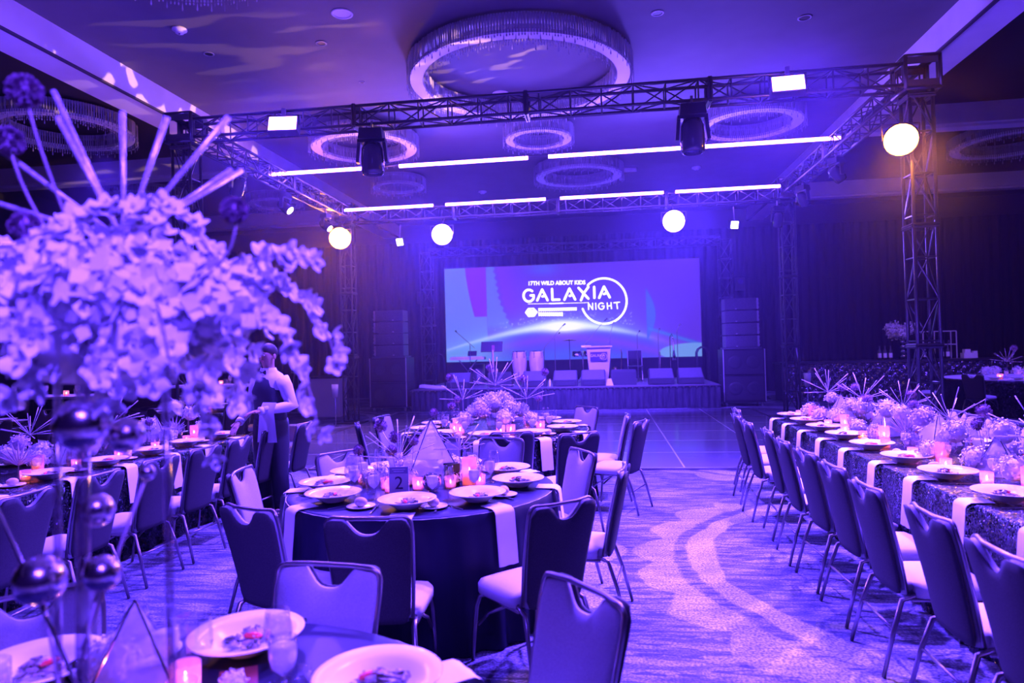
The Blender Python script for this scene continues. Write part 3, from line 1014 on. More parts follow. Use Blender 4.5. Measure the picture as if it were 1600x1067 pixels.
for i in range(9):
    a = math.radians(-60 + 15 * i)
    v = Vector((math.sin(a), 0, math.cos(a)))
    x = Vector((v.z, 0, -v.x)) * 0.011
    L_ = 0.15 + 0.06 * math.cos(a)
    g.add([(0, 0, 0.1), Vector((0, 0, .1)) + v * L_ * .5 + x + Vector((0, .008, 0)), Vector((0, 0, .1)) + v * L_, Vector((0, 0, .1)) + v * L_ * .5 - x + Vector((0, .008, 0))], [(0, 1, 2, 3)])
g.build('frond_blade', m_petal2, t)
MB().cyl((0, 0, 0), (0, 0, 0.12), 0.003, n=5).build('stem', m_stem, t)
P_palm = Proto(t)

cnt = {}
def nth(key):
    cnt[key] = cnt.get(key, 0) + 1
    return ORD[cnt[key] - 1] if cnt[key] <= len(ORD) else 'number %d' % cnt[key]
def deco(P, what, x, y, z, where, rz=None, scale=1.0):
    lab = '%s, %s' % (what, where)
    return P.put((x, y, z), jig.uniform(0, 6) if rz is None else rz, lab, what.split(',')[0] + 's on the tables' if False else what + ' group', scale)
def centre_long(x0, ys, tname, dance, seed, gpre):
    """a runner of blooms, stars, pyramids, candles; ys run away from the dance floor"""
    rr = random.Random(seed)
    for i, y in enumerate(ys):
        o = ORD[i] if i < 20 else str(i)
        for q in range(3):
            P, col = hyd[rr.choice((0, 1, 2)) if i % 3 else rr.choice((0, 1))]
            P.put((x0 + rr.uniform(-0.06, 0.06) + (q - 1) * 0.19, y + rr.uniform(-.08, .08), TZ + (0.22 if q == 1 else 0.09) + rr.uniform(-.03, .05)), rr.uniform(0, 6),
                  '%s hydrangea bloom in the runner, %s %s from the dance floor, %s' % (col, o, ('near side', 'middle', 'far side')[q], tname), 'hydrangea blooms on the ' + tname, rr.uniform(0.9, 1.25))
        P_vot.put((x0 - 0.26 * (1 if gpre == 'R' else -1), y + 0.22, TZ), 0, 'pink votive candle, %s from the dance floor, %s' % (o, tname), 'votive candles on the ' + tname)
        if i % 2 == 0:
            P_star.put((x0 + rr.uniform(-.08, .08), y + 0.1, TZ + 0.30), rr.uniform(0, 6), 'silver starburst of spikes, %s cluster from the dance floor, %s' % (ORD[i // 2], tname), 'starbursts on the ' + tname, rr.uniform(1.1, 1.35))
            P_cyl.put((x0 - 0.2 * (1 if gpre == 'R' else -1), y - 0.1, TZ), 0, 'cylinder candle, %s from the dance floor, %s' % (ORD[i // 2], tname), 'cylinder candles on the ' + tname)
        else:
            P_ter.put((x0 + rr.uniform(-.06, .06), y, TZ + (0.05 if i % 4 == 1 else 0.0)), rr.uniform(0, 1.5), 'clear glass pyramid, %s from the dance floor, %s' % (ORD[i // 2], tname), 'glass pyramids on the ' + tname, 0.9)
            P_vase.put((x0 + 0.2, y - 0.22, TZ), 0, 'cut glass vase, %s from the dance floor, %s' % (ORD[i // 2], tname), 'glass vases on the ' + tname)
            if i % 4 == 1:
              P_palm.put((x0 + rr.uniform(-.1, .15), y + 0.3, TZ), rr.uniform(-.5, .5), 'dried palm frond, %s from the dance floor, %s' % (ORD[i // 2], tname), 'palm fronds on the ' + tname, 0.95)
        P_all.put((x0 + rr.uniform(-.2, .2), y + rr.uniform(-.2, .2), TZ + rr.uniform(-0.02, 0.12)), rr.uniform(0, 6), 'purple allium globe on a stem, %s from the dance floor, %s' % (o, tname), 'alliums on the ' + tname, rr.uniform(0.9, 1.15))
centre_long(2.52, [8.25, 7.7, 7.2, 6.7, 6.25, 5.75, 5.25, 4.75, 4.25, 3.75, 3.3], RT, 0, 21, 'R')
centre_long(-4.62, [6.95, 6.4, 5.9, 5.4, 4.9, 4.4, 3.9, 3.4, 2.9], LT, 0, 33, 'L')
# table two
x, y = T2
for i, (dx, dy, z, k, s) in enumerate([(-.35, .18, .05, 0, .9), (-.22, .3, .06, 2, .9), (-.05, .22, .06, 2, .8), (.14, .28, .08, 0, 1.0), (.28, .2, .08, 1, 1.0), (.2, .05, .05, 0, .8), (-.1, .02, .05, 2, .8), (-.38, .02, .05, 1, .75)]):
    P, col = hyd[k]
    P.put((x + dx, y + dy, TZ + z), i, '%s hydrangea bloom, %s around the centre of the number two table' % (col, ORD[i]), 'hydrangea blooms on the number two table', s)
for i, (dx, dy, z, rz, s) in enumerate([(-.32, .02, .10, 0, 1.0), (-.22, .15, .02, 2.4, .95), (-.20, .05, -.04, 3.6, .9), (-.38, -.1, .0, 3.0, .85), (-.1, .1, .05, 5.6, .8)]):
    P_all.put((x + dx, y + dy, TZ + z), rz, 'purple allium globe, %s on the number two table' % ORD[i], 'alliums on the number two table', s)
P_star.put((x - .18, y + .05, TZ + .17), .4, 'silver starburst beside the glass pyramid on the number two table', 'starbursts on the number two table')
P_star.put((x + .22, y + .15, TZ + .22), 2, 'silver starburst beside the tall glasses on the number two table', 'starbursts on the number two table', .9)
P_ter.put((x - .02, y + .22, TZ + .045), .5, 'clear glass pyramid standing among the blooms of the number two table', None, 1.25)
P_mir.put((x + .10, y - .16, TZ), 0, 'mirrored silver ball beside the number two card', None)
for i, (dx, dy) in enumerate([(-.16, -.20), (-.22, -.10), (.0, -.12), (.2, -.06), (.38, .02), (-.45, .1), (.1, .42)]):
    P_vot.put((x + dx, y + dy, TZ), 0, 'pink votive candle, %s around the number two card' % ORD[i], 'votive candles on the number two table')
P_cyl.put((x + .31, y + .02, TZ), 0, 'tall cylinder candle glowing beside the mirrored ball table card', None, 1.15)
P_tumb.put((x - .27, y - .25, TZ), 0, 'small clear tumbler beside the number two card', None)
# table three
x, y = T3
for i in range(14):
    a = i * 2.4
    q = 0.07 + 0.026 * i
    P, col = hyd[(0, 1, 0, 2)[i % 4]]
    P.put((x + q * math.cos(a), y + q * math.sin(a), TZ + 0.34 - 0.018 * i), a, '%s hydrangea bloom, %s in the mound on the sequined round table' % (col, ORD[i]), 'hydrangea blooms on the sequined round table', 1.15)
P_star.put((x, y - .05, TZ + .50), 1, 'tallest silver starburst above the mound on the sequined round table', 'starbursts on the sequined round table', 1.5)
P_star.put((x - .38, y, TZ + .34), 2, 'silver starburst on the waiter side of the sequined round table', 'starbursts on the sequined round table')
P_star.put((x + .34, y, TZ + .34), 3, 'silver starburst on the aisle side of the sequined round table', 'starbursts on the sequined round table')
for i, (dx, dy, z, rz) in enumerate([(-.45, -.25, -.02, 2), (-.35, -.3, .05, 4), (-.5, 0, .28, 3), (-.1, .1, .38, 1), (.28, 0, .25, 0), (.52, 0, .32, 0), (.45, .1, .02, 1), (-.6, -.35, -.08, 3)]):
    P_all.put((x + dx, y + dy, TZ + z), rz, 'purple allium globe, %s on the sequined round table' % ORD[i], 'alliums on the sequined round table')
for i, (dx, dy) in enumerate([(-.33, -.42), (.12, -.5), (.22, -.45), (-.42, -.3), (.5, -.1), (-.5, .2), (.3, .4)]):
    P_vot.put((x + dx, y + dy, TZ), 0, 'pink votive candle, %s on the sequined round table' % ORD[i], 'votive candles on the sequined round table', 1.3)
P_vase.put((x, y - .2, TZ), 0, 'cut glass vase under the mound on the sequined round table', None, 1.3)

# number card for table two
def text(body, size, loc, m, parent, name='lettering', rot=(PI / 2, 0, 0), ext=0.0006, align='CENTER', sx=1.0):
    cu = bpy.data.curves.new(name, 'FONT')
    cu.body = body
    cu.size = size
    cu.extrude = ext
    cu.align_x = align
    cu.align_y = 'CENTER'
    cu.materials.append(m)
    o = bpy.data.objects.new(name, cu)
    C.objects.link(o)
    o.parent = parent
    o.location = loc
    o.rotation_euler = rot
    o.scale = (sx, 1, 1)
    return o
m_ink = mat('card_ink', (0.10, 0.06, 0.14), 0.6)
m_card = mat('printed_card', (0.85, 0.8, 0.88), 0.4)
m_head = mat('card_header', (0.30, 0.25, 0.42), 0.4)
t = thing('table_number_card', 'clear stand holding the printed card with the number 2', 'table number', (T2[0] - 0.09, T2[1] - 0.24, TZ), 0.12)
MB().box((0, 0, 0.086), (0.125, 0.006, 0.172)).build('card_panel', m_card, t)
MB().box((0, -0.0045, 0.148), (0.115, 0.002, 0.04)).build('header_band', m_head, t)
MB().box((0, 0, 0.003), (0.13, 0.06, 0.006)).build('foot', m_glass, t)
text('2', 0.115, (0, -0.005, 0.065), m_ink, t)
text('TABLE', 0.016, (0, -0.007, 0.148), m_card, t) if False else None
for q in range(2):
    MB().box((0, -0.0058, 0.155 - q * 0.013), (0.085 - q * 0.02, 0.001, 0.004)).build('print_line', m_card, t)
t = thing('menu_card', 'small dark folded menu card beside the cylinder candle on the number two table', 'card', (T2[0] + 0.20, T2[1] - 0.0, TZ), 0.5)
MB().box((0, 0, 0.075), (0.10, 0.004, 0.15), Matrix.Rotation(0.12, 4, 'X')).build('card_front', m_black, t)
MB().box((0, 0.03, 0.075), (0.10, 0.004, 0.15), Matrix.Rotation(-0.12, 4, 'X')).build('card_back', m_black, t)

# ================================================================= box truss rig
def truss(name, label, a, b, w=0.305, pitch=0.5, plates=(), cat='truss', up=(0, 0, 1)):
    """square box truss from a to b (centre line)"""
    a, b = Vector(a), Vector(b)
    t = thing(name, label, cat, a)
    d = (b - a)
    L_ = d.length
    d.normalize()
    if abs(d.z) > 0.9:
        x, y = Vector((1, 0, 0)), Vector((0, 1, 0))
    else:
        y = Vector((0, 0, 1))
        x = d.cross(y).normalized()
    h = w / 2 - 0.02
    cor = [x * sx * h + y * sy * h for sx, sy in ((-1, -1), (1, -1), (1, 1), (-1, 1))]
    for c in cor:
        MB().cyl(c, c + d * L_, 0.0235, n=8).build('chord', m_truss, t, True)
    n = max(1, round(L_ / pitch))
    g = MB()
    for k in range(4):
        c0, c1 = cor[k], cor[(k + 1) % 4]
        for i in range(n + 1):
            p = d * (L_ * i / n)
            g.cyl(c0 + p, c1 + p, 0.011, n=5, caps=False)
            if i < n:
                q = d * (L_ * (i + 1) / n)
                if (i + k) % 2:
                    g.cyl(c0 + p, c1 + q, 0.011, n=5, caps=False)
                else:
                    g.cyl(c1 + p, c0 + q, 0.011, n=5, caps=False)
    lc = g.build('lattice', m_truss, t)
    for s in plates:
        p = MB()
        for dd in (-0.012, 0.012):
            c = d * (s + dd)
            for k in range(4):
                c0, c1 = cor[k] * 1.12 + c, cor[(k + 1) % 4] * 1.12 + c
                p.cyl(c0, c1, 0.026 if abs(dd) > 1 else 0.022, n=4, caps=True)
        p.build('joint_plate', m_truss, t)
    return t
def corner(loc, label, s=0.40):
    t = thing('truss_corner_block', label, 'truss', loc)
    h = s / 2
    g = MB()
    for sx in (-1, 1):
        for sy in (-1, 1):
            g.cyl((sx * h, sy * h, -h), (sx * h, sy * h, h), 0.025, n=8)
            g.cyl((sx * h, -h, sy * h), (sx * h, h, sy * h), 0.025, n=8)
            g.cyl((-h, sx * h, sy * h), (h, sx * h, sy * h), 0.025, n=8)
    g.build('block_frame', m_truss, t, True)
    p = MB()
    for ax in range(3):
        for s_ in (-1, 1):
            c = [0, 0, 0]
            c[ax] = s_ * h
            d = [s * 0.93] * 3
            d[ax] = 0.012
            c2 = list(c)
            for e in (-1, 1):
                c3 = list(c)
                c3[(ax + 1) % 3] = e * h * 0.72
                d3 = list(d)
                d3[(ax + 1) % 3] = s * 0.22
                p.box(c3, d3)
    p.build('bolt_plate', m_truss, t)
    return t
XL, XR, YN, YF = -5.96, 3.98, 9.2, 15.45
ZT = 4.94
for (x, y, nm, cy) in ((XL, YN, 'beside the chrome balls', 'near'), (XR, YN, 'rising behind the bar-side long table', 'near'), (XL, YF, 'beside the white counter', 'far'), (XR, YF, 'nearest the tufted bar', 'far')):
    t = truss('truss_tower', 'black box truss tower %s' % nm, (x, y, 0.05), (x, y, ZT - 0.2), plates=(1.5, 3.0, 4.62), pitch=0.55)
    MB().box((0, 0, -0.035), (0.62, 0.62, 0.02)).build('base_plate', m_black, t)
    corner((x, y, ZT), 'black corner block on top of the truss tower %s' % nm)
truss('truss_beam', 'black box truss crossing overhead nearest the tables', (XL + 0.2, YN, ZT), (XR - 0.2, YN, ZT), plates=(2.4, 4.8, 7.2), pitch=0.42)
truss('truss_beam', 'black box truss overhead in front of the stage under the second row of light bars', (XL + 0.2, YF, ZT - 0.1), (XR - 0.2, YF, ZT - 0.1), plates=(2.4, 4.8, 7.2), pitch=0.42)
truss('truss_beam', 'black box truss running towards the stage above the waiter', (XL, YN + 0.2, ZT), (XL, YF - 0.2, ZT), plates=(3.0,), pitch=0.42)
truss('truss_beam', 'black box truss running towards the stage above the bar-side table', (XR, YN + 0.2, ZT), (XR, YF - 0.2, ZT), plates=(3.0,), pitch=0.42)
# truss gate that carries the screen
for x, nm in ((-6.0, 'behind the speaker stack near the white counter'), (3.95, 'behind the speaker stack near the tufted bar')):
    truss('truss_tower', 'thin dim truss tower %s' % nm, (x, 22.9, 0.02), (x, 22.9, 5.0), pitch=0.6, plates=(2.5,), w=0.42)
truss('truss_beam', 'dim box truss carrying the video wall', (-5.9, 22.9, 5.0), (3.8, 22.9, 5.0), pitch=0.5)

# LED bars
def led_bar(x0, x1, y, z, label, group):
    t = thing('led_light_bar', label, 'light bar', ((x0 + x1) / 2, y, z), 0, group)
    L_ = x1 - x0
    MB().box((0, 0.03, 0.02), (L_, 0.05, 0.05)).build('bar_housing', m_black, t)
    MB().cyl((-L_ / 2, -0.02, 0), (L_ / 2, -0.02, 0), 0.030, n=10).build('light_strip', m_ledw, t, True)
for i, (a, b_) in enumerate([(-6.15, -3.95), (-3.64, -1.27), (-0.90, 1.42), (1.52, 4.02)]):
    led_bar(a, b_, 12.12, 5.05, 'glowing violet light bar in the nearer row, %s from the waiter side' % ORD[i], 'nearer row of light bars')
pipe = MB().cyl((XL, 12.2, 5.10), (XR, 12.2, 5.10), 0.024, n=8).build('support_pipe', m_truss, smooth=True)
tag(pipe, 'thin black pipe holding the nearer row of light bars', 'pipe')
for i, (a, b_) in enumerate([(-5.9, -3.8), (-3.5, -1.22), (-0.89, 1.36), (1.62, 3.8)]):
    led_bar(a, b_, 15.2, 4.97, 'glowing violet light bar in the row nearest the stage, %s from the waiter side' % ORD[i], 'farther row of light bars')

def yoke(t, wd, h, rx=0.0, m=m_black):
    g = MB()
    g.box((0, 0, 0.0), (wd + 0.03, 0.04, 0.012))
    for s in (-1, 1):
        g.box((s * (wd / 2 + 0.01), 0, -h / 2), (0.012, 0.04, h))
    g.build('yoke', m, t)
    MB().box((0, 0, 0.05), (0.05, 0.05, 0.10)).build('clamp', m_frame, t)
def flood(loc, rz, label, w_=0.42, h_=0.20):
    t = thing('flood_light', label, 'stage light', loc, rz)
    yoke(t, w_, 0.14)
    Rm = Matrix.Rotation(-0.30, 4, 'X')
    MB().box((0, 0, -0.14), (w_, 0.12, h_ + 0.04), Rm).build('housing', m_black, t)
    g = MB()
    Mx = Matrix.Translation((0, 0, -0.14)) @ Rm @ Matrix.Translation((0, -0.064, 0))
    g.box((0, 0, 0), (w_ - 0.04, 0.006, h_))
    g.v = [tuple(Mx @ Vector(p)) for p in g.v]
    g.build('led_panel', m_flood, t)
flood((-4.32, 8.93, 4.96), 0.12, 'bright violet panel light hanging on the near truss above the waiter side')
flood((2.36, 8.93, 4.99), -0.05, 'bright violet panel light hanging on the near truss above the aisle')

def moving_head(loc, rz, tilt, label, lens=None, big=1.0, group=None):
    """base box, yoke arms and a drum-shaped head"""
    t = thing('moving_head_light', label, 'stage light', loc, rz, group)
    s = big
    MB().box((0, 0, -0.07 * s), (0.30 * s, 0.24 * s, 0.13 * s), taper=0.9).build('base_box', m_black, t)
    g = MB()
    for sx in (-1, 1):
        g.box((sx * 0.165 * s, 0, -0.27 * s), (0.04 * s, 0.10 * s, 0.28 * s), Matrix.Rotation(sx * -0.10, 4, 'Y'))
    g.box((0, 0, -0.15 * s), (0.34 * s, 0.14 * s, 0.04 * s))
    g.build('yoke', m_black, t)
    Mx = Matrix.Translation((0, 0, -0.36 * s)) @ Matrix.Rotation(tilt, 4, 'X')
    h = MB()
    h.lathe([(0.001, 0.20 * s), (0.10 * s, 0.19 * s), (0.13 * s, 0.12 * s), (0.14 * s, 0.0), (0.14 * s, -0.14 * s), (0.125 * s, -0.19 * s), (0.11 * s, -0.195 * s), (0.105 * s, -0.17 * s), (0.001, -0.17 * s)], 22, M=Mx)
    h.build('head', m_black_gloss, t, True)
    l = MB().lathe([(0.001, -0.172 * s), (0.10 * s, -0.172 * s), (0.10 * s, -0.176 * s), (0.001, -0.185 * s)], 20, M=Mx)
    l.build('lens', lens or m_lens, t, True)
    c = MB().cyl((0, 0, 0), (0, 0, 0.12), 0.018, n=6)
    c.build('clamp', m_frame, t)
    return t
m_black_gloss = mat('glossy_black_housing', (0.03, 0.03, 0.035), 0.18, spec=0.7)
m_lens = mat('dark_lens', (0.25, 0.2, 0.4), 0.08, 0.6)
m_grey = mat('light_grey_housing', (0.6, 0.6, 0.62), 0.35)
moving_head((-3.10, 9.05, 4.72), 0.1, 0.05, 'large unlit moving head light hanging from the near truss over the flowers', big=1.12)
moving_head((1.20, 9.05, 4.74), 0.0, 0.0, 'large unlit moving head light hanging from the near truss over the dance floor', big=1.12)
# side trusses
moving_head((-5.96, 10.6, 4.74), 1.2, 0.5, 'small yellow-lit moving head under the waiter-side truss', m_amber, 0.8)
moving_head((-5.96, 12.3, 4.74), 1.4, -0.9, 'pale moving head second along the waiter-side truss', m_dim, 0.75)
moving_head((-5.96, 14.2, 4.70), 1.4, -0.9, 'pale moving head at the stage end of the waiter-side truss', m_dim, 0.7)
moving_head((3.98, 12.2, 4.74), -1.2, 0.8, 'pale moving head nearest on the bar-side truss', m_dim, 0.75)
moving_head((3.98, 14.2, 4.74), -1.0, 0.6, 'pale moving head at the stage end of the bar-side truss', m_dim, 0.75)
moving_head((3.75, 15.25, 4.55), 0.2, 0.3, 'dark moving head on top of the far tower beside the bass speakers', None, 0.8)
def spotlamp(loc, aim, label, lm, r=0.10, body=m_black):
    t = thing('spotlight', label, 'stage light', loc)
    d = (Vector(aim) - Vector(loc)).normalized()
    q = d.to_track_quat('Z', 'Y').to_matrix().to_4x4()
    MB().lathe([(0.001, -0.24), (0.06, -0.235), (0.085, -0.18), (r + 0.015, -0.02), (r + 0.02, 0.02), (r, 0.02), (r, 0.0)], 20, M=q).build('can', body, t, True)
    MB().lathe([(r, 0.0), (r * 0.6, 0.012), (0.001, 0.02)], 20, M=q).build('lens', lm, t, True)  # lens oversized so its glowing disc takes in the lamp's glare
    g = MB()
    for s in (-1, 1):
        g.cyl((s * (r + 0.03), 0, 0), (s * (r + 0.03), 0, 0.2), 0.01, n=5)
    g.cyl((-r - 0.03, 0, 0.2), (r + 0.03, 0, 0.2), 0.01, n=5)
    g.cyl((0, 0, 0.2), (0, 0.30, 0.44), 0.012, n=5)
    g.build('bracket', m_frame, t)
    return t
spotlamp((3.72, 9.05, 4.12), (0.3, 0, 1.8), 'dazzling amber spotlight on the near tower beside the aisle', m_warm, 0.19)
spotlamp((-5.98, 15.05, 4.30), (-0.5, 0, 1.8), 'dazzling amber spotlight on the far tower above the white counter', m_warm, 0.24)
spotlamp((-3.57, 15.05, 4.27), (-0.3, 0, 1.8), 'dazzling blue-white spotlight under the far truss above the keyboard', m_cold, 0.23)
spotlamp((1.55, 15.05, 4.31), (0, 0, 1.8), 'dazzling blue-white spotlight under the far truss above the saxophone', m_cold, 0.23)
def par(loc, aim, label):
    t = thing('wash_light_fixture', label, 'stage light', loc)
    d = (Vector(aim) - Vector(loc)).normalized()
    q = d.to_track_quat('Z', 'Y').to_matrix().to_4x4()
    g = MB()
    g.box((0, 0, -0.06), (0.20, 0.18, 0.10))
    g.v = [tuple(q @ Vector(p)) for p in g.v]
    g.build('housing', m_black, t)
    g = MB()
    g.box((0, 0, 0), (0.16, 0.15, 0.01))
    g.v = [tuple(q @ Vector(p)) for p in g.v]
    g.build('led_panel', m_dim3, t)
    MB().cyl((0, 0, 0), (0, 0.1, 0.42), 0.012, n=5).build('bracket', m_frame, t)
m_dim3 = mat('white_led_panel', (1, 1, 1), 0.5, emit=(0.85, 0.75, 1.0), strength=22)
par((-4.70, 15.5, 4.22), (-7.5, 8, 2), 'small square white lamp between the amber and the blue-white spotlights')
par((2.90, 15.5, 4.24), (5.5, 8, 2), 'small square white lamp beside the far tower near the tufted bar')

# ================================================================= ring chandeliers
m_cband = mat('pearl_metal_band', (0.62, 0.6, 0.66), 0.3, 0.4)
m_under = mat('frosted_ring_diffuser', (0.82, 0.8, 0.86), 0.6)
m_cryst = mat('crystal_drops', (0.75, 0.73, 0.82), 0.12, 0.55)
m_canopy = mat('chandelier_backing', (0.25, 0.24, 0.28), 0.5)
def chandelier(x, y, r, label, dz=0.0, wd=0.30):
    t = thing('ring_chandelier', label, 'chandelier', (x, y, 6.3))
    wd = min(wd, r * 0.34)
    z0, z1 = -0.36, -0.06
    n = max(40, int(r * 40))
    g = MB()
    g.lathe([(r - wd + 0.02, z1), (r - 0.02, z1), (r - 0.02, z1 - 0.03), (r - wd + 0.02, z1 - 0.03)], n, closed=True)
    g.build('canopy_plate', m_canopy, t, True)
    MB().lathe([(r - wd + 0.05, z0 + 0.04), (r - 0.05, z0 + 0.04), (r - 0.05, z0 + 0.09), (r - wd + 0.05, z0 + 0.09)], n, closed=True).build('ring_diffuser', m_under, t)
    rr = random.Random(int(r * 100))
    for rad, nm in ((r, 'outer_crystal_fringe'), (r - wd, 'inner_crystal_fringe')):
        g = MB()
        k = int(2 * PI * rad / 0.042)
        for i in range(k):
            a = 2 * PI * i / k
            c, s = math.cos(a), math.sin(a)
            w_ = 0.0125
            lo = z0 - (0.03 if i % 4 else 0.10) + rr.uniform(-.01, .01)
            x0, y0 = rad * c, rad * s
            tx, ty = -s * w_, c * w_
            tw = rr.uniform(-.6, .6)
            tx, ty = tx * math.cos(tw) - ty * math.sin(tw), tx * math.sin(tw) + ty * math.cos(tw)
            g.add([(x0 - tx, y0 - ty, z1), (x0 + tx, y0 + ty, z1), (x0 + tx, y0 + ty, z0 + 0.02), (x0 - tx, y0 - ty, z0 + 0.02)], [(0, 1, 2, 3)])
            # hanging drop
            g.add([(x0, y0, z0 + 0.02), (x0 + tx * .9, y0 + ty * .9, lo + 0.02), (x0, y0, lo), (x0 - tx * .9, y0 - ty * .9, lo + 0.02), (x0 + c * .01, y0 + s * .01, lo + 0.02)], [(0, 1, 2, 3), (0, 4, 2)])
        o = g.build(nm, m_cryst, t)
        o['kind'] = 'stuff'
    h = MB()
    for i in range(6):
        a = i * PI / 3
        h.cyl(((r - wd / 2) * math.cos(a), (r - wd / 2) * math.sin(a), z0 + 0.09), ((r - wd / 2) * math.cos(a), (r - wd / 2) * math.sin(a), 0.0), 0.006, n=5)
    h.build('hanging_rods', m_frame, t)
for x, y, r, lb in [(-1.25, 11.0, 1.82, 'largest ring chandelier hanging over the dance floor'),
                    (-1.25, 14.15, 0.74, 'small ring chandelier between the two rows of light bars'),
                    (-0.54, 17.45, 1.14, 'mid-sized ring chandelier in front of the stage'),
                    (-5.3, 17.5, 0.72, 'small ring chandelier above the keyboard side of the stage'),
                    (-4.95, 13.95, 1.15, 'mid-sized ring chandelier behind the unlit moving head over the flowers'),
                    (3.0, 14.15, 1.05, 'mid-sized ring chandelier behind the unlit moving head over the dance floor'),
                    (-4.5, 6.62, 1.1, 'ring chandelier cut off by the top edge of the view'),
                    (-10.1, 11.7, 1.25, 'crystal ring chandelier in the dark bay beyond the white beam'),
                    (-12.4, 17.3, 1.2, 'crystal ring chandelier in the dark bay past the crossing beam'),
                    (-9.3, 18.6, 0.8, 'small crystal ring chandelier in the dark bay near the drape'),
                    (9.3, 16.9, 1.25, 'crystal ring chandelier in the dark bay above the tufted bar')]:
    chandelier(x, y, r, lb)
m_hole = mat('black_ceiling_hole', (0.01, 0.01, 0.012), 0.6)
for i, (x, y, r, lb, nm, kind) in enumerate([(-5.84, 8.91, .10, 'white round smoke detector beside the white beam', 'smoke_detector', 0), (-3.44, 8.92, .15, 'white round ceiling speaker nearest the cut-off chandelier', 'ceiling_speaker', 1),
                    (-5.9, 9.73, .08, 'dark recessed downlight beside the smoke detector', 'recessed_downlight', 2), (-4.08, 9.71, .085, 'dark recessed downlight beyond the ceiling speaker', 'recessed_downlight', 2),
                    (-4.01, 11.25, .05, 'tiny dark sprinkler between the trusses and the largest ring', 'sprinkler', 2), (0.86, 9.72, .09, 'recessed downlight with a pale rim above the aisle', 'recessed_downlight', 3), (2.98, 10.26, .10, 'dark recessed downlight nearest the amber spotlight', 'recessed_downlight', 2),
                    (-1.75, 12.25, .15, 'white ceiling speaker inside the largest ring', 'ceiling_speaker', 1), (-3.44, 19.76, .12, 'white smoke detector above the keyboard side of the stage', 'smoke_detector', 0), (2.52, 18.43, .12, 'white smoke detector above the saxophone side of the stage', 'smoke_detector', 0)]):
    t = thing(nm, lb, 'ceiling fitting', (x, y, 6.3))
    if kind == 0:
        MB().lathe([(0.001, -0.07), (r * .55, -0.065), (r * .6, -0.03), (r, -0.025), (r, 0.0), (0.001, 0.0)], 20).build('housing', m_beam, t, True)
        MB().lathe([(0.001, -0.08), (0.012, -0.076), (0.012, -0.06)], 8).build('sensor', m_hole, t)
    else:
        MB().lathe([(r * .75, -0.012), (r, -0.008), (r, 0.0), (r * .75, 0.0)], 24, closed=True).build('rim', m_beam if kind in (1, 3) else m_canopy, t, True)
        MB().lathe([(0.001, -0.006), (r * .75, -0.006)], 24).build('grille' if kind == 1 else 'recess', m_beam if kind == 1 else m_hole, t)
t = thing('emergency_light', 'small white box light on the ceiling in front of the stage', 'ceiling fitting', (0.78, 18.08, 6.3))
MB().box((0, 0, -0.05), (0.34, 0.14, 0.09)).build('housing', m_beam, t)
MB().box((0, -0.072, -0.055), (0.28, 0.004, 0.05)).build('cover', m_under, t)

# ================================================================= stage
m_deck = noisy(mat('stage_deck', rough=0.4), 8, 3, (0.16, 0.15, 0.18), (0.24, 0.22, 0.26))
m_skirt = noisy(mat('stage_skirt', rough=0.8), 6, 3, (0.025, 0.022, 0.04), (0.06, 0.055, 0.08), stretch=(4, 1, .6))
SX0, SX1, SY0, SY1 = -5.25, 2.9, 18.05, 22.2
t = thing('stage', 'low black skirted stage with band gear in front of the video wall', 'stage', ((SX0 + SX1) / 2, (SY0 + SY1) / 2, 0))
hx, hy = (SX1 - SX0) / 2, (SY1 - SY0) / 2
MB().box((0, 0, 0.565), (hx * 2, hy * 2, 0.07)).build('deck', m_deck, t)
g = curtain(-hx, -hy - 0.012, hx, -hy - 0.012, 0.58, 0.01, 0.02, 0.16)
for a, b_ in (((-hx - .01, -hy, -hx - .01, hy)), 0), (((hx + .01, -hy, hx + .01, hy)), 0):
    c = curtain(a[0], a[1], a[2], a[3], 0.58, 0.01, 0.015, 0.16)
    g.add(c.v, c.f)
g.build('skirt', m_skirt, t, True)
MB().box((0, -hy - 0.035, 0.575), (hx * 2 + .06, 0.012, 0.02)).build('edge_strip', m_frame, t)

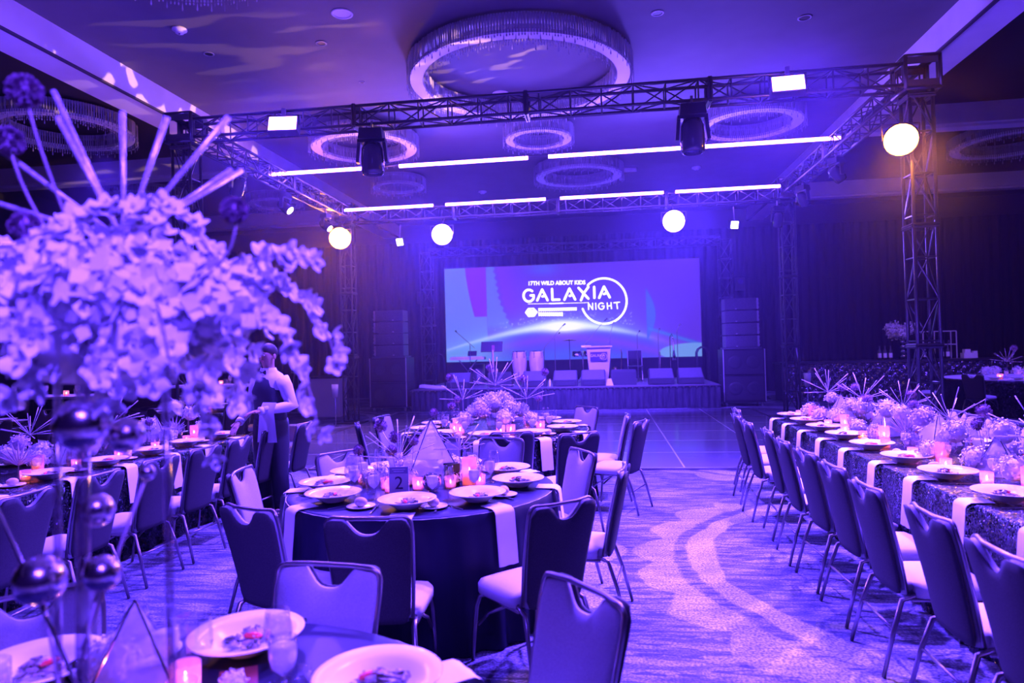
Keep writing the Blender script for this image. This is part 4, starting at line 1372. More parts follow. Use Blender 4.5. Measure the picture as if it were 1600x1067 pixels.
# video wall: a lit picture painted into its own pixels
SCX0, SCX1, SCZ0, SCZ1 = -5.29, 3.08, 1.25, 4.40
def screen_material():
    m = bpy.data.materials.new('video_wall_picture')
    m.use_nodes = True
    nt = m.node_tree
    b = nt.nodes['Principled BSDF']
    b.inputs['Base Color'].default_value = (0.01, 0.01, 0.012, 1)
    b.inputs['Roughness'].default_value = 0.5
    a = nt.nodes.new('ShaderNodeVertexColor')
    a.layer_name = 'picture'
    nt.links.new(a.outputs['Color'], b.inputs['Emission Color'])
    b.inputs['Emission Strength'].default_value = 1.0
    return m
def sstep(x, a, b):
    t_ = np.clip((x - a) / (b - a), 0, 1)
    return t_ * t_ * (3 - 2 * t_)
def picture(u, v):
    """u across, v from the top, sRGB-like colours"""
    def col(r, g_, b_):
        return np.array([r, g_, b_], float) / 255
    out = np.zeros(u.shape + (3,))
    out[:] = col(82, 46, 190)
    def mixin(mask, c):
        nonlocal out
        out = out * (1 - mask[..., None]) + c * mask[..., None]
    mixin(sstep(u, 0.75, 0.25) * 0.6, col(96, 60, 205))
    mixin(np.exp(-((u - .62) / .2) ** 2 - ((v - .55) / .3) ** 2) * 0.8, col(74, 66, 205))
    mixin(np.exp(-((u - .40) / .06) ** 2 - ((v - .04) / .07) ** 2) * 0.8, col(70, 90, 215))
    mixin(sstep(u, 0.172, 0.168), col(98, 118, 222))
    e = 0.085 + 0.09 * v ** 1.5
    mixin(sstep(u, e - .003, e + .003) * sstep(u, 0.170, 0.167) * sstep(v, 0.53, 0.52), col(118, 44, 200))
    e2 = 0.20 + 0.06 * v + 0.12 * np.clip(v - .35, 0, 1) ** 1.2 + 0.004 * np.sin(v * 90)
    mixin(sstep(u, e2 + .006, e2 - .006) * (u > 0.170) * sstep(v, 0.72, 0.6), col(92, 108, 214))
    mixin(sstep(u, e2, e2 + .02) * sstep(u, e2 + .12, e2 + .02) * sstep(v, .6, .4) * .5, col(120, 50, 205))
    # glowing arc
    arc = 0.645 + 0.95 * np.abs(u - 0.475) ** 1.75
    arc = np.where(u < 0.475, 0.640 + 0.75 * np.abs(u - 0.475) ** 1.7 + 0.05 * np.abs(u - .475), 0.640 + 1.05 * np.abs(u - 0.475) ** 1.9 + 0.06 * np.abs(u - .475))
    below = sstep(v, arc, arc + 0.02)
    mixin(below * 0.85, col(62, 70, 200))
    mixin(below * np.exp(-((v - arc - .13) / .05) ** 2) * .8, col(110, 60, 200))
    mixin(below * sstep(v, arc + .2, arc + .3) * .7, col(48, 92, 200))
    mixin(below * sstep(u, 0.34, 0.10) * 0.9, col(104, 150, 222))
    gl = np.exp(-(np.clip(arc - v, 0, 9) / 0.10) ** 1.2) * (v < arc) + np.exp(-(np.clip(v - arc, 0, 9) / 0.035) ** 1.2) * (v >= arc)
    fade = np.exp(-((u - .47) / .30) ** 2)
    mixin(gl * (0.35 + 0.5 * fade) * sstep(u, 0.98, 0.7), col(120, 170, 250))
    core = np.exp(-((v - arc) / (0.012 + 0.03 * fade)) ** 2)
    mixin(core * (0.25 + .75 * fade) * sstep(u, 0.96, 0.6), col(225, 240, 255))
    blob = np.exp(-((u - .475) / .085) ** 2 - ((v - .655) / .055) ** 2)
    mixin(np.clip(blob * 1.6, 0, 1), col(255, 255, 255))
    # right hand shapes
    cx_ = 0.795 + 0.035 * np.sin(np.clip((v - .28) / .55, 0, 1) * PI)
    mixin(sstep(u, 0.793, 0.797) * sstep(u, cx_ + .004, cx_ - .004) * (v > .28) * (v < .83), col(50, 92, 205))
    c2 = 0.70 + 0.9 * np.clip(u - .80, 0, 1)
    mixin(np.exp(-((v - c2) / .02) ** 2) * (u > .8) * .8, col(40, 120, 195))
    mixin(sstep(u, .8, .83) * np.exp(-((v - c2 - .09) / .06) ** 2) * .5, col(130, 80, 200))
    mixin(sstep(((u - .97) / .13) ** 2 + ((v - .95) / .09) ** 2, 1.1, .9), col(104, 150, 200))
    rs = np.random.RandomState(3)
    for _ in range(110):
        a, b_ = rs.uniform(.2, .75), 0
        b_ = .62 + .75 * abs(a - .475) ** 1.7 - abs(rs.normal(0, .07)) - .03
        d = ((u - a) / .0022) ** 2 + ((v - b_) / .006) ** 2
        mixin(np.exp(-d) * rs.uniform(.3, .9), col(210, 220, 255))
    return out
def srgb2lin(c):
    return np.where(c <= 0.04045, c / 12.92, ((c + 0.055) / 1.055) ** 2.4)
nu, nv = 400, 150
t = thing('video_wall', 'large lit video wall showing a glowing arc and the GALAXIA NIGHT title', 'screen', ((SCX0 + SCX1) / 2, 22.5, 0))
hw = (SCX1 - SCX0) / 2
us, vs_ = np.meshgrid(np.linspace(0, 1, nu + 1), np.linspace(0, 1, nv + 1))
X_ = -hw + us * 2 * hw
Z_ = SCZ1 - vs_ * (SCZ1 - SCZ0)
verts = np.stack([X_, np.zeros_like(X_), Z_], -1).reshape(-1, 3)
idx = np.arange((nu + 1) * (nv + 1)).reshape(nv + 1, nu + 1)
faces = np.stack([idx[1:, :-1], idx[1:, 1:], idx[:-1, 1:], idx[:-1, :-1]], -1).reshape(-1, 4)
me = bpy.data.meshes.new('display_surface')
me.from_pydata(verts.tolist(), [], faces.tolist())
colr = srgb2lin(np.clip(picture(us, vs_), 0, 1)).reshape(-1, 3)
ca = me.color_attributes.new('picture', 'FLOAT_COLOR', 'POINT')
ca.data.foreach_set('color', np.concatenate([colr, np.ones((len(colr), 1))], 1).astype('f').ravel())
me.materials.append(screen_material())
o = bpy.data.objects.new('display_surface', me)
C.objects.link(o)
o.parent = t
MB().box((0, 0.07, (SCZ0 + SCZ1) / 2), (hw * 2 + .04, 0.12, SCZ1 - SCZ0 + .04)).build('cabinet_back', m_black, t)
MB().box((0, 0.10, 0.62), (hw * 2, 0.10, 1.22)).build('base_skirt', m_drape, t)
m_logo = mat('lit_title_pixels', (0, 0, 0), 0.6, emit=(0.95, 0.86, 1.0), strength=1.9)
Ri = R.transposed()
def S(cx, cy_):
    """point of the video wall seen at this place of the title (measured on the wall in eighths of a step)"""
    px, py = 800 + cx / 8, 420 + cy_ / 8
    wv = R @ Vector(((px - 800) / 1067, -(py - 533.5) / 1067, -1))
    k_ = 22.485 / wv.y
    return Vector((wv.x * k_ - (SCX0 + SCX1) / 2, -0.012, 1.65 + wv.z * k_))
def stroke(name, lines, wpx, m=m_logo, par=None):
    g = MB()
    for ln in lines:
        P = [S(*p) for p in ln]
        rr = wpx / 8 / 1067 * 22.4 / 2
        for a, b_ in zip(P, P[1:]):
            d = (b_ - a)
            if d.length < 1e-5:
                continue
            d.normalize()
            nrm = Vector((-d.z, 0, d.x)) * rr
            g.add([a - nrm, b_ - nrm, b_ + nrm, a + nrm], [(0, 1, 2, 3), (3, 2, 1, 0)][:1])
        for p in P:
            g.add([p + Vector((rr * math.cos(2 * PI * i / 10), -0.0004, rr * math.sin(2 * PI * i / 10))) for i in range(10)], [tuple(range(10))])
    return g.build(name, m, par or t)
def arcp(cx, cy_, rx, ry, a0, a1, n=14):
    return [(cx + rx * math.cos(math.radians(a0 + (a1 - a0) * i / n)), cy_ + ry * math.sin(math.radians(a0 + (a1 - a0) * i / n))) for i in range(n + 1)]
stroke('title_lettering', [arcp(210, 335, 66, 74, -50, -335) + [(272, 330), (232, 332)],
    [(315, 395), (376, 258), (445, 392)], [(398, 340), (380, 345)],
    [(500, 252), (505, 388), (592, 384)],
    [(655, 385), (718, 246), (790, 382)], [(742, 330), (722, 338)],
    [(832, 238), (955, 372)], [(955, 226), (900, 300), (862, 392)],
    [(1027, 226), (1030, 362)],
    [(1090, 362), (1150, 222), (1222, 356)], [(1175, 305), (1150, 315)]], 29)
stroke('night_lettering', [[(958, 508), (956, 432), (1010, 508), (1008, 430)], [(1046, 428), (1050, 506)], arcp(1118, 466, 36, 40, -50, -330) + [(1152, 464), (1125, 466)],
    [(1190, 426), (1196, 502)], [(1238, 422), (1244, 498)], [(1192, 464), (1240, 460)], [(1275, 424), (1345, 416)], [(1310, 420), (1318, 498)]], 14)
stroke('title_ring', [arcp(1150, 402, 284, 284, -136, 160, 60)], 24)
stroke('light_streak', [[(200, 438), (360, 436), (540, 432), (900, 424), (960, 420)]], 6)
stroke('light_streak', [[(470, 434), (545, 432), (640, 428)]], 15)
# club emblem and its two lines of small lettering
stroke('club_emblem', [[(172, 545), (205, 498), (270, 496), (312, 540), (272, 590), (210, 592), (172, 545)], [(190, 556), (225, 512)], [(290, 530), (255, 575)], [(205, 525), (270, 525)], [(205, 545), (280, 545)], [(210, 565), (265, 568)]], 20)
stroke('small_lettering', [[(336, 500 - 0), (805, 488)], [(336, 518), (805, 508)], [(336, 560), (630, 556)], [(336, 578), (625, 574)]], 14)
stroke('small_lettering', [[(336 + 27 * i, 498 - .4 * i), (340 + 27 * i, 524 - .6 * i)] for i in range(18)] + [[(338 + 26 * i, 548), (341 + 26 * i, 584)] for i in range(12)], 18)
p = S(555, 178)
o = text('17TH WILD ABOUT KIDS', 0.185, (p.x, -0.012, p.z), m_logo, t, 'event_lettering', rot=(PI / 2, 0.0, 0), ext=0.001, sx=0.92)
o.rotation_euler = (PI / 2, 0.02, 0)
o.data.offset = 0.006

# ---------------------------------------------------------------- speakers
m_spk = noisy(mat('speaker_grille', rough=0.55), 90, 2, (0.03, 0.03, 0.035), (0.07, 0.07, 0.08))
m_cone = mat('speaker_cone', (0.06, 0.06, 0.07), 0.35)
def subs(x0, x1, y, label, sgn, arr):
    w_ = x1 - x0
    xc = (x0 + x1) / 2
    for k in range(2):
        t = thing('bass_speaker', '%s bass speaker cabinet under %s' % (('lower', 'upper')[k], label), 'speaker', (xc, y + .4, 0.13 + k * 0.68), 0, 'bass speakers beside the stage')
        MB().box((0, 0, 0.335), (w_, 0.8, 0.67)).build('cabinet', m_black, t)
        MB().box((0, -0.405, 0.335), (w_ - .1, 0.012, 0.60)).build('grille', m_spk, t)
        g = MB()
        for q in (-1, 1):
            Mx = Matrix.Translation((q * w_ * .22, -0.413, 0.335)) @ Matrix.Rotation(PI / 2, 4, 'X')
            g.lathe([(0.17, 0.002), (0.16, 0.012), (0.10, 0.0), (0.05, 0.01), (0.001, 0.014)], 20, M=Mx)
        g.build('speaker_cone', m_cone, t, True)
        g = MB()
        for q in (-1, 1):
            g.box((q * (w_ / 2 - .008), -0.405, 0.335), (0.02, 0.03, 0.67))
        g.build('corner_edge', m_grey, t)
    t = thing('wheel_board', 'castor board under %s' % label, 'dolly', (xc, y + .4, 0))
    MB().box((0, 0, 0.115), (w_, 0.8, 0.03)).build('board', m_black, t)
    for a in (-1, 1):
        for b_ in (-1, 1):
            MB().cyl((a * (w_ / 2 - .08) - .02, b_ * .3, 0.05), (a * (w_ / 2 - .08) + .02, b_ * .3, 0.05), 0.05, n=14).build('castor', m_grey, t)
    for k in range(4):
        xa = xc + sgn * 0.02
        t = thing('line_array_speaker', '%s of four stacked cabinets on %s' % (('lowest', 'second lowest', 'second highest', 'topmost')[k], label), 'speaker', (xa, y + .38, 1.53 + k * 0.325), 0, 'line array speakers beside the stage')
        MB().box((0, 0, 0.155), (0.80, 0.5, 0.30)).build('cabinet', m_spk2, t)
        MB().box((0, -0.255, 0.155), (0.76, 0.01, 0.26)).build('grille', m_spk2, t)
        g = MB()
        for j in range(3):
            g.box((-sgn * 0.43, -0.20 + j * 0.02, 0.06 + .1 * j), (0.06, 0.10, 0.05), Matrix.Rotation(.6 * (-1) ** j, 4, 'Y'))
        g.box((-sgn * 0.43, -0.2, 0.155), (0.05, 0.04, 0.29))
        g.build('rigging_bracket', m_grey, t)
        MB().box((sgn * .12, -0.262, 0.03), (0.04, 0.004, 0.02)).build('badge', m_grey, t)
    t = thing('speaker_plinth', 'flat plinth between the cabinets on %s' % label, 'plinth', (xc, y + .38, 1.49))
    MB().box((0, 0, 0.018), (0.95, 0.6, 0.036)).build('plinth_board', m_spk2, t)
m_spk2 = noisy(mat('pale_speaker_grille', rough=0.5), 90, 2, (0.10, 0.10, 0.12), (0.17, 0.17, 0.2))
subs(-6.5, -5.45, 18.3, 'the stack on the keyboard side', 1, 0)
subs(3.03, 4.08, 18.3, 'the stack on the tufted bar side', -1, 0)

# ---------------------------------------------------------------- floor monitors
t = thing('stage_monitor', None, 'speaker')
g = MB()
P0 = [(-.33, -.22, 0), (.33, -.22, 0), (.33, .2, 0), (-.33, .2, 0), (-.33, -.24, .15), (.33, -.24, .15), (.31, .12, .42), (-.31, .12, .42), (.33, .2, .36), (-.33, .2, .36)]
g.add(P0, [(3, 2, 1, 0), (0, 1, 5, 4), (4, 5, 6, 7), (7, 6, 8, 9), (9, 8, 2, 3), (0, 4, 7, 9, 3), (1, 2, 8, 6, 5)])
g.build('cabinet', m_spk, t)
g = MB()
g.add([(-.30, -.225, .17), (.30, -.225, .17), (.285, .105, .415), (-.285, .105, .415)], [(0, 1, 2, 3)])
g.v = [(x, y - .004, z + .004) for x, y, z in g.v]
g.build('grille', m_spk2, t)
g = MB()
g.box((0, -.236, .075), (0.5, .006, .1))
for x in (-.2, -.15, .2):
    g.cyl((x, -.245, .08), (x, -.235, .08), .02, n=8)
g.build('connector_panel', m_cone, t)
P_mon = Proto(t)
for i, (x, z) in enumerate([(-4.0, 0), (-2.88, 0), (-1.92, 0), (-1.08, 0), (-0.33, 0), (0.48, 0), (1.46, 0), (2.22, 0)]):
    P_mon.put((x, 18.55 + (0.15 if i in (1, 5) else 0), 0.602), PI if i in (1, 5) else 0, 'black wedge monitor on the stage edge, %s from the keyboard side' % ORD[i], 'wedge monitors along the stage edge')

# ---------------------------------------------------------------- band gear (deck top at 0.6)
DZ = 0.602
def mic_stand(x, y, h, bx, bz, label):
    t = thing('microphone_stand', label, 'microphone stand', (x, y, DZ), 0, 'microphone stands on the stage')
    MB().cyl((0, 0, 0.05), (0, 0, h), 0.009, n=6).build('pole', m_frame, t)
    g = MB()
    for a in (0.4, 2.5, 4.6):
        g.cyl((0, 0, 0.12), (0.22 * math.cos(a), 0.22 * math.sin(a), 0.008), 0.008, n=5)
    g.build('tripod_base', m_frame, t)
    MB().cyl((-bx * .35, 0, h - bz * .35), (bx, 0, h + bz), 0.008, n=5).build('boom_arm', m_frame, t)
    MB().cyl((bx, 0, h + bz), (bx * 1.12 + .02, -.03, h + bz * 1.05 + .03), 0.012, 0.026, n=8).build('microphone', m_chrome, t, True)
mic_stand(-3.82, 19.2, 1.22, -.38, .34, 'boom microphone stand beside the keyboard')
mic_stand(-1.75, 19.8, 1.05, .55, .62, 'boom microphone stand leaning over the conga drums')
mic_stand(-0.62, 19.6, 1.05, .62, .72, 'boom microphone stand beside the lectern reaching up')
mic_stand(-1.45, 20.0, 1.35, .12, .1, 'short boom microphone behind the congas')
mic_stand(0.92, 19.7, 1.35, .05, .08, 'straight microphone stand behind the saxophone')
mic_stand(1.52, 19.9, 1.35, .02, .12, 'tall microphone stand nearest the silver stand')
mic_stand(2.02, 19.6, 1.45, .06, .12, 'tallest stand at the bar end of the stage')
mic_stand(0.15, 20.2, 1.3, .10, .4, 'microphone stand rising behind the lectern')
t = thing('keyboard', 'white stage keyboard on crossed legs', 'keyboard', (-3.95, 19.5, DZ))
MB().box((0, 0, 0.80), (1.0, 0.3, 0.08)).build('keyboard_body', m_grey, t)
MB().box((0, -.10, 0.846), (0.9, 0.10, 0.012)).build('keys', m_white, t)
g = MB()
for s in (-1, 1):
    g.cyl((-.3 * s, -.1 * s, 0.01), (.25 * s, .1 * s, 0.76), 0.016, n=6)
g.build('crossed_stand', m_frame, t)
MB().box((.12, .06, 0.94), (0.26, 0.012, 0.16), Matrix.Rotation(-.5, 4, 'X')).build('tablet_holder', m_black, t)
t = thing('music_stand', 'black music stand beside the keyboard', 'music stand', (-3.2, 19.25, DZ))
MB().box((0, 0, 1.12), (0.62, 0.02, 0.32), Matrix.Rotation(-.45, 4, 'X')).build('desk', m_black, t)
MB().cyl((0, .02, 0.05), (0, .02, 1.05), 0.010, n=6).build('pole', m_frame, t)
g = MB()
for a in (0.4, 2.5, 4.6):
    g.cyl((0, 0, 0.1), (0.25 * math.cos(a), 0.25 * math.sin(a), 0.008), 0.008, n=5)
g.build('tripod_base', m_frame, t)
m_wood = mat('guitar_lacquer', (0.35, 0.12, 0.16), 0.15)
t = thing('electric_guitar', 'red electric guitar standing upright below the music stand', 'guitar', (-3.12, 18.98, DZ))
g = MB()
for (x, z, r) in ((0, .22, .13), (-.03, .38, .105), (.05, .36, .08), (-.11, .45, .04), (.10, .44, .035)):
    g.cyl((x, -.02, z), (x, .02, z), r, n=16)
g.build('guitar_body', m_wood, t)
MB().box((0, -.025, .72), (0.045, 0.02, 0.62)).build('neck', m_roll, t)
MB().box((.01, -.02, 1.08), (0.08, 0.02, 0.16)).build('headstock', m_wood, t)
MB().box((.01, -.026, .33), (0.12, 0.006, 0.16)).build('pickguard', m_white, t)
m_conga = noisy(mat('pale_conga_shell', rough=0.3), 5, 2, (0.5, 0.42, 0.42), (0.66, 0.58, 0.58), stretch=(3, 3, .4))
for x, lb in ((-2.42, 'pale conga drum nearer the keyboard'), (-1.93, 'pale conga drum nearer the lectern')):
    t = thing('conga_drum', lb, 'drum', (x, 19.3, DZ), 0, 'conga drums')
    MB().lathe([(0.13, 0.16), (0.14, 0.18), (0.17, 0.32), (0.205, 0.55), (0.21, 0.72), (0.19, 0.90), (0.175, 0.96)], 24).build('shell', m_conga, t, True)
    MB().lathe([(0.001, 0.965), (0.18, 0.962), (0.19, 0.95), (0.19, 0.93)], 24).build('drumhead', m_white, t, True)
    g = MB()
    for k in range(6):
        a = k * PI / 3 + .3
        g.cyl((.195 * math.cos(a), .195 * math.sin(a), .96), (.20 * math.cos(a), .20 * math.sin(a), .80), 0.008, n=5)
        g.ball((.205 * math.cos(a), .205 * math.sin(a), .80), 0.02, 6)
    g.lathe([(0.192, .95), (0.198, .96), (0.192, .97)], 24)
    g.build('tension_hardware', m_chrome, t)
    g = MB()
    for k in range(3):
        a = k * 2.1 + .5
        g.cyl((.17 * math.cos(a), .17 * math.sin(a), .4), (.25 * math.cos(a), .25 * math.sin(a), .008), 0.009, n=5)
    g.build('basket_stand', m_frame, t)
t = thing('cymbal_stand', 'gold cymbal on a slim stand between the congas and the lectern', 'cymbal', (-1.0, 19.6, DZ))
MB().cyl((0, 0, 0.05), (0, 0, 1.28), 0.010, n=6).build('pole', m_chrome, t)
MB().lathe([(0.001, 1.275), (0.03, 1.27), (0.22, 1.24), (0.22, 1.237), (0.03, 1.26)], 28).build('cymbal_disc', m_gold, t, True)
g = MB()
for a in (0.4, 2.5, 4.6):
    g.cyl((0, 0, 0.2), (0.22 * math.cos(a), 0.22 * math.sin(a), 0.008), 0.009, n=5)
g.build('tripod_base', m_chrome, t)
t = thing('timbales', 'pair of silver timbales on a stand beside the lectern', 'drum', (-0.62, 19.3, DZ))
for q in (-.16, .16):
    MB().lathe([(0.15, .78), (0.15, .93), (0.001, .932)], 20, c=(q, 0, 0)).build('drum_shell', m_chrome, t, True)
MB().cyl((0, 0, 0.04), (0, 0, .8), 0.012, n=6).build('pole', m_chrome, t)
g = MB()
for a in (0.4, 2.5, 4.6):
    g.cyl((0, 0, 0.3), (0.24 * math.cos(a), 0.24 * math.sin(a), 0.008), 0.010, n=5)
g.build('tripod_base', m_chrome, t)
MB().box((.1, .05, 1.06), (.28, .12, .05)).build('cowbell', m_white, t)
m_lect = mat('satin_white_lectern', (0.55, 0.5, 0.6), 0.35)
t = thing('lectern', 'pale tapering lectern with the event sign on its front', 'lectern', (-0.17, 18.95, DZ))
g = MB()
g.add([(-.23, -.16, .0), (.23, -.16, .0), (.23, .16, .0), (-.23, .16, .0), (-.33, -.2, 1.02), (.33, -.2, 1.02), (.33, .2, 1.02), (-.33, .2, 1.02)], [(3, 2, 1, 0), (4, 5, 6, 7), (0, 1, 5, 4), (1, 2, 6, 5), (2, 3, 7, 6), (3, 0, 4, 7)])
g.build('tapered_body', m_lect, t)
MB().box((0, -.02, 1.045), (0.74, 0.5, 0.04)).build('lectern_top', m_lect, t)
m_sign = mat('lectern_sign', (0.06, 0.04, 0.14), 0.4)
MB().box((0, -.225, .78), (0.46, 0.03, 0.24)).build('sign_board', m_sign, t)
text('GALAXIA', 0.10, (-.03, -.243, .80), m_card, t, 'sign_lettering', sx=.95)
text('NIGHT', 0.045, (.10, -.243, .73), m_card, t, 'sign_lettering')
g = MB()
g.lathe([(0.085, 0), (0.092, 0), (0.092, .004), (0.085, .004)], 24, closed=True, M=Matrix.Translation((.13, -.243, .77)) @ Matrix.Rotation(PI / 2, 4, 'X'))
g.build('sign_ring', m_card, t)
# folding chair, saxophone, tall silver stand, hand rails
t = thing('folding_chair', 'dark folding chair behind the lectern side of the stage', 'chair', (0.85, 20.0, DZ))
MB().box((0, 0, .45), (.42, .4, .03)).build('seat', m_black, t)
MB().box((0, .2, .78), (.42, .02, .24)).build('backrest', m_black, t)
for sx in (-1, 1):
    MB().cyl((sx * .2, -.2, 0.005), (sx * .2, .2, .9), .011, n=6).build('leg', m_frame, t)
    MB().cyl((sx * .19, .22, 0.005), (sx * .19, -.15, .45), .011, n=6).build('leg', m_frame, t)
t = thing('saxophone', 'saxophone on its stand beside the lectern', 'saxophone', (0.42, 19.3, DZ))
pts = [(-.02, 0, .92), (.02, 0, .95), (.04, 0, .85), (.03, 0, .55), (.02, 0, .30), (.0, 0, .20), (-.06, 0, .17), (-.11, 0, .22), (-.13, 0, .34), (-.16, 0, .46)]
MB().tube(pts, [.008, .010, .014, .020, .026, .032, .036, .045, .055, .075], 10).build('horn', m_gold, t, True)
g = MB()
for a in (0.4, 2.5, 4.6):
    g.cyl((0, 0, .12), (.16 * math.cos(a), .16 * math.sin(a), .008), .008, n=5)
g.cyl((0, 0, .12), (0, 0, .3), .01, n=5)
g.build('horn_stand', m_frame, t)
t = thing('horn_on_stand', 'bright chrome horn resting on a tall stand near the bar end of the stage', 'instrument', (1.78, 19.2, DZ))
MB().cyl((0, 0, .02), (0, 0, 1.25), .011, n=6).build('pole', m_chrome, t)
MB().cyl((-.28, 0, .02), (-.28, 0, .85), .010, n=6).build('side_pole', m_chrome, t)
MB().tube([(.0, 0, 1.25), (.05, 0, 1.35), (.08, -.02, 1.2), (.09, -.03, .9), (.1, -.05, .62)], [.012, .012, .014, .02, .06], 8).build('horn', m_chrome, t, True)
MB().cyl((0, 0, 0), (0, 0, .02), .13, n=14).build('round_base', m_chrome, t)
t = thing('drum_case', 'round dark drum case behind the keyboard', 'case', (-3.75, 19.95, DZ))
MB().lathe([(0.2, 0.0), (0.21, 0.62), (0.001, 0.63)], 20).build('case_shell', m_cone, t, True)
for x, y, lb in ((-5.15, 19.0, 'at the keyboard end of the stage'), (2.55, 19.6, 'at the bar end of the stage')):
    for q in (0, 1):
        t = MB().tube([(0, 0, .0), (0, 0, .8), (.05, 0, .9), (.15, 0, .96), (.26, 0, .92), (.32, 0, .8), (.33, 0, 0.0)], .018, 8).build('stair_rail', m_black, smooth=True, loc=(x + q * .08, y + q * .9, DZ))
        tag(t, 'looped black stair rail, %s of the pair %s' % (('nearer', 'farther')[q], lb), 'hand rail', 'stair rails ' + lb)
t = thing('folded_sheet', 'white folded sheet lying on the stage beside the keyboard-end monitor', 'cloth', (-4.78, 18.6, DZ))
MB().box((0, 0, .04), (.7, .35, .07), Matrix.Rotation(.1, 4, 'Y')).build('folded_sheet', m_linen, t)
t = thing('water_bottle', 'small white water bottle between the two middle monitors', 'bottle', (-1.50, 18.5, DZ))
MB().lathe([(.03, 0), (.033, .14), (.014, .18), (.014, .2), (.001, .2)], 12).build('bottle_body', m_white, t, True)
t = thing('paper_pad', 'white wedge of paper beside the lectern', 'paper', (0.10, 18.45, DZ))
MB().box((0, 0, .09), (.2, .2, .18), taper=.5).build('paper_body', m_white, t)
for x, z, lb in ((-6.15, 3.55, 'above the speaker stack near the white counter'), (4.35, 3.6, 'beside the dim tower near the tufted bar')):
    t = thing('drape_lamp', 'small round lamp box fixed on the drape %s' % lb, 'lamp', (x * 1.04, 23.55, z))
    MB().box((0, 0, 0), (.3, .12, .42)).build('housing', m_spk, t)
    MB().cyl((0, -.075, .08), (0, -.06, .08), .09, n=16).build('lens', m_lens, t)
    MB().cyl((0, .05, 0), (0, .3, 0), .02, n=6).build('bracket', m_frame, t)

# ================================================================= tufted bar on the right and what stands on it
t = thing('tufted_bar', 'long bar counter clad in silver tufted fabric', 'bar', (8.9, 20.0, 0))
def tuft_panel(w_, h, nx, nz, amp):
    g = MB()
    vs, fs = [], []
    for i in range(nz + 1):
        for j in range(nx + 1):
            x, z = -w_ / 2 + w_ * j / nx, h * i / nz
            s = abs(math.sin(PI * (x / .26 + z / .22))) * abs(math.sin(PI * (x / .26 - z / .22)))
            vs.append((x, -.42 - amp * s ** .5, z))
    for i in range(nz):
        for j in range(nx):
            a = i * (nx + 1) + j
            fs.append((a, a + 1, a + nx + 2, a + nx + 1))
    return g.add(vs, fs)
tuft_panel(8.2, 1.03, 300, 40, .035).build('tufted_front', m_tuft, t, True)
MB().box((0, -.02, .515), (8.2, .78, 1.0)).build('bar_body', m_black, t)
MB().box((0, -.03, 1.05), (8.3, .9, .05)).build('bar_top', m_truss, t)
BZ = 1.077
bt = thing('wine_bottle', None, 'bottle')
MB().lathe([(.001, 0), (.037, 0), (.037, .19), (.014, .24), (.014, .31), (.001, .31)], 14).build('bottle_glass', m_cone, bt, True)
MB().lathe([(.038, .05), (.038, .15)], 14).build('paper_label', m_white, bt)
P_bot = Proto(bt)
for i, x in enumerate([7.42, 7.56, 7.70, 8.4, 8.56, 8.72, 9.0, 9.15]):
    P_bot.put((x, 19.8, BZ), 0, 'dark bottle wrapped in pale paper on the tufted bar, %s from the flower urn' % ORD[i], 'bottles on the tufted bar', 1.25)
t = thing('bottle_rack', 'white open frame rack holding glasses on the tufted bar', 'rack', (9.0, 20.05, BZ))
g = MB()
for x in (-.42, 0, .42):
    for y in (-.15, .15):
        g.cyl((x, y, 0), (x, y, .74), .014, n=5)
for z in (.38, .74):
    for y in (-.15, .15):
        g.cyl((-.42, y, z), (.42, y, z), .014, n=5)
g.build('rack_frame', m_grey, t)
MB().box((0, 0, .39), (.84, .3, .012)).build('shelf', m_terr, t)
for i in range(5):
    P_tumb.put((8.7 + i * .15, 20.05, BZ + .397), 0, 'clear tumbler on the rack shelf above the tufted bar, %s from the flower urn' % ORD[i], 'tumblers on the rack', 1.2)
t = thing('flower_urn', 'tall chrome bubble urn with a big pale bouquet on the tufted bar', 'flower arrangement', (8.05, 19.85, BZ))
g = MB()
for k in range(4):
    g.ball((0, 0, .09 + .13 * k), .085, 8, (1, 1, .75))
g.build('bubble_urn', m_chrome, t, True)
rr = random.Random(8)
for k in range(7):
    a = k * 2.4
    o = petal_ball(40 + k, .17, 90, .05).build('bloom', m_petal, t)
    o.location = (.3 * math.cos(a) * (k / 7) ** .5 * 1.1 - .08, .2 * math.sin(a), .78 + .1 * math.sin(k * 1.7))
g = MB()
for k in range(8):
    a = k * 2 * PI / 8
    g.cyl((0, 0, .7), (.42 * math.cos(a), .1, .75 + .42 * abs(math.sin(a)) * (1 if k < 5 else -.6)), .006, n=5)
g.build('spikes', m_gold, t)
for x, z, d in ((9.72, 0, (.34, .2, .14)), (9.66, .14, (.14, .14, .10)), (9.86, .14, (.1, .1, .05))):
    o = MB().box((0, 0, d[2] / 2), d).build('gift_box', m_white, loc=(x, 19.9, BZ + z))
    tag(o, 'white box on the tufted bar, ' + {(.34, .2, .14): 'largest and lowest of the pile', (.14, .14, .10): 'cube on top of the pile', (.1, .1, .05): 'flat one on top of the pile'}[d], 'box', 'white boxes on the tufted bar')

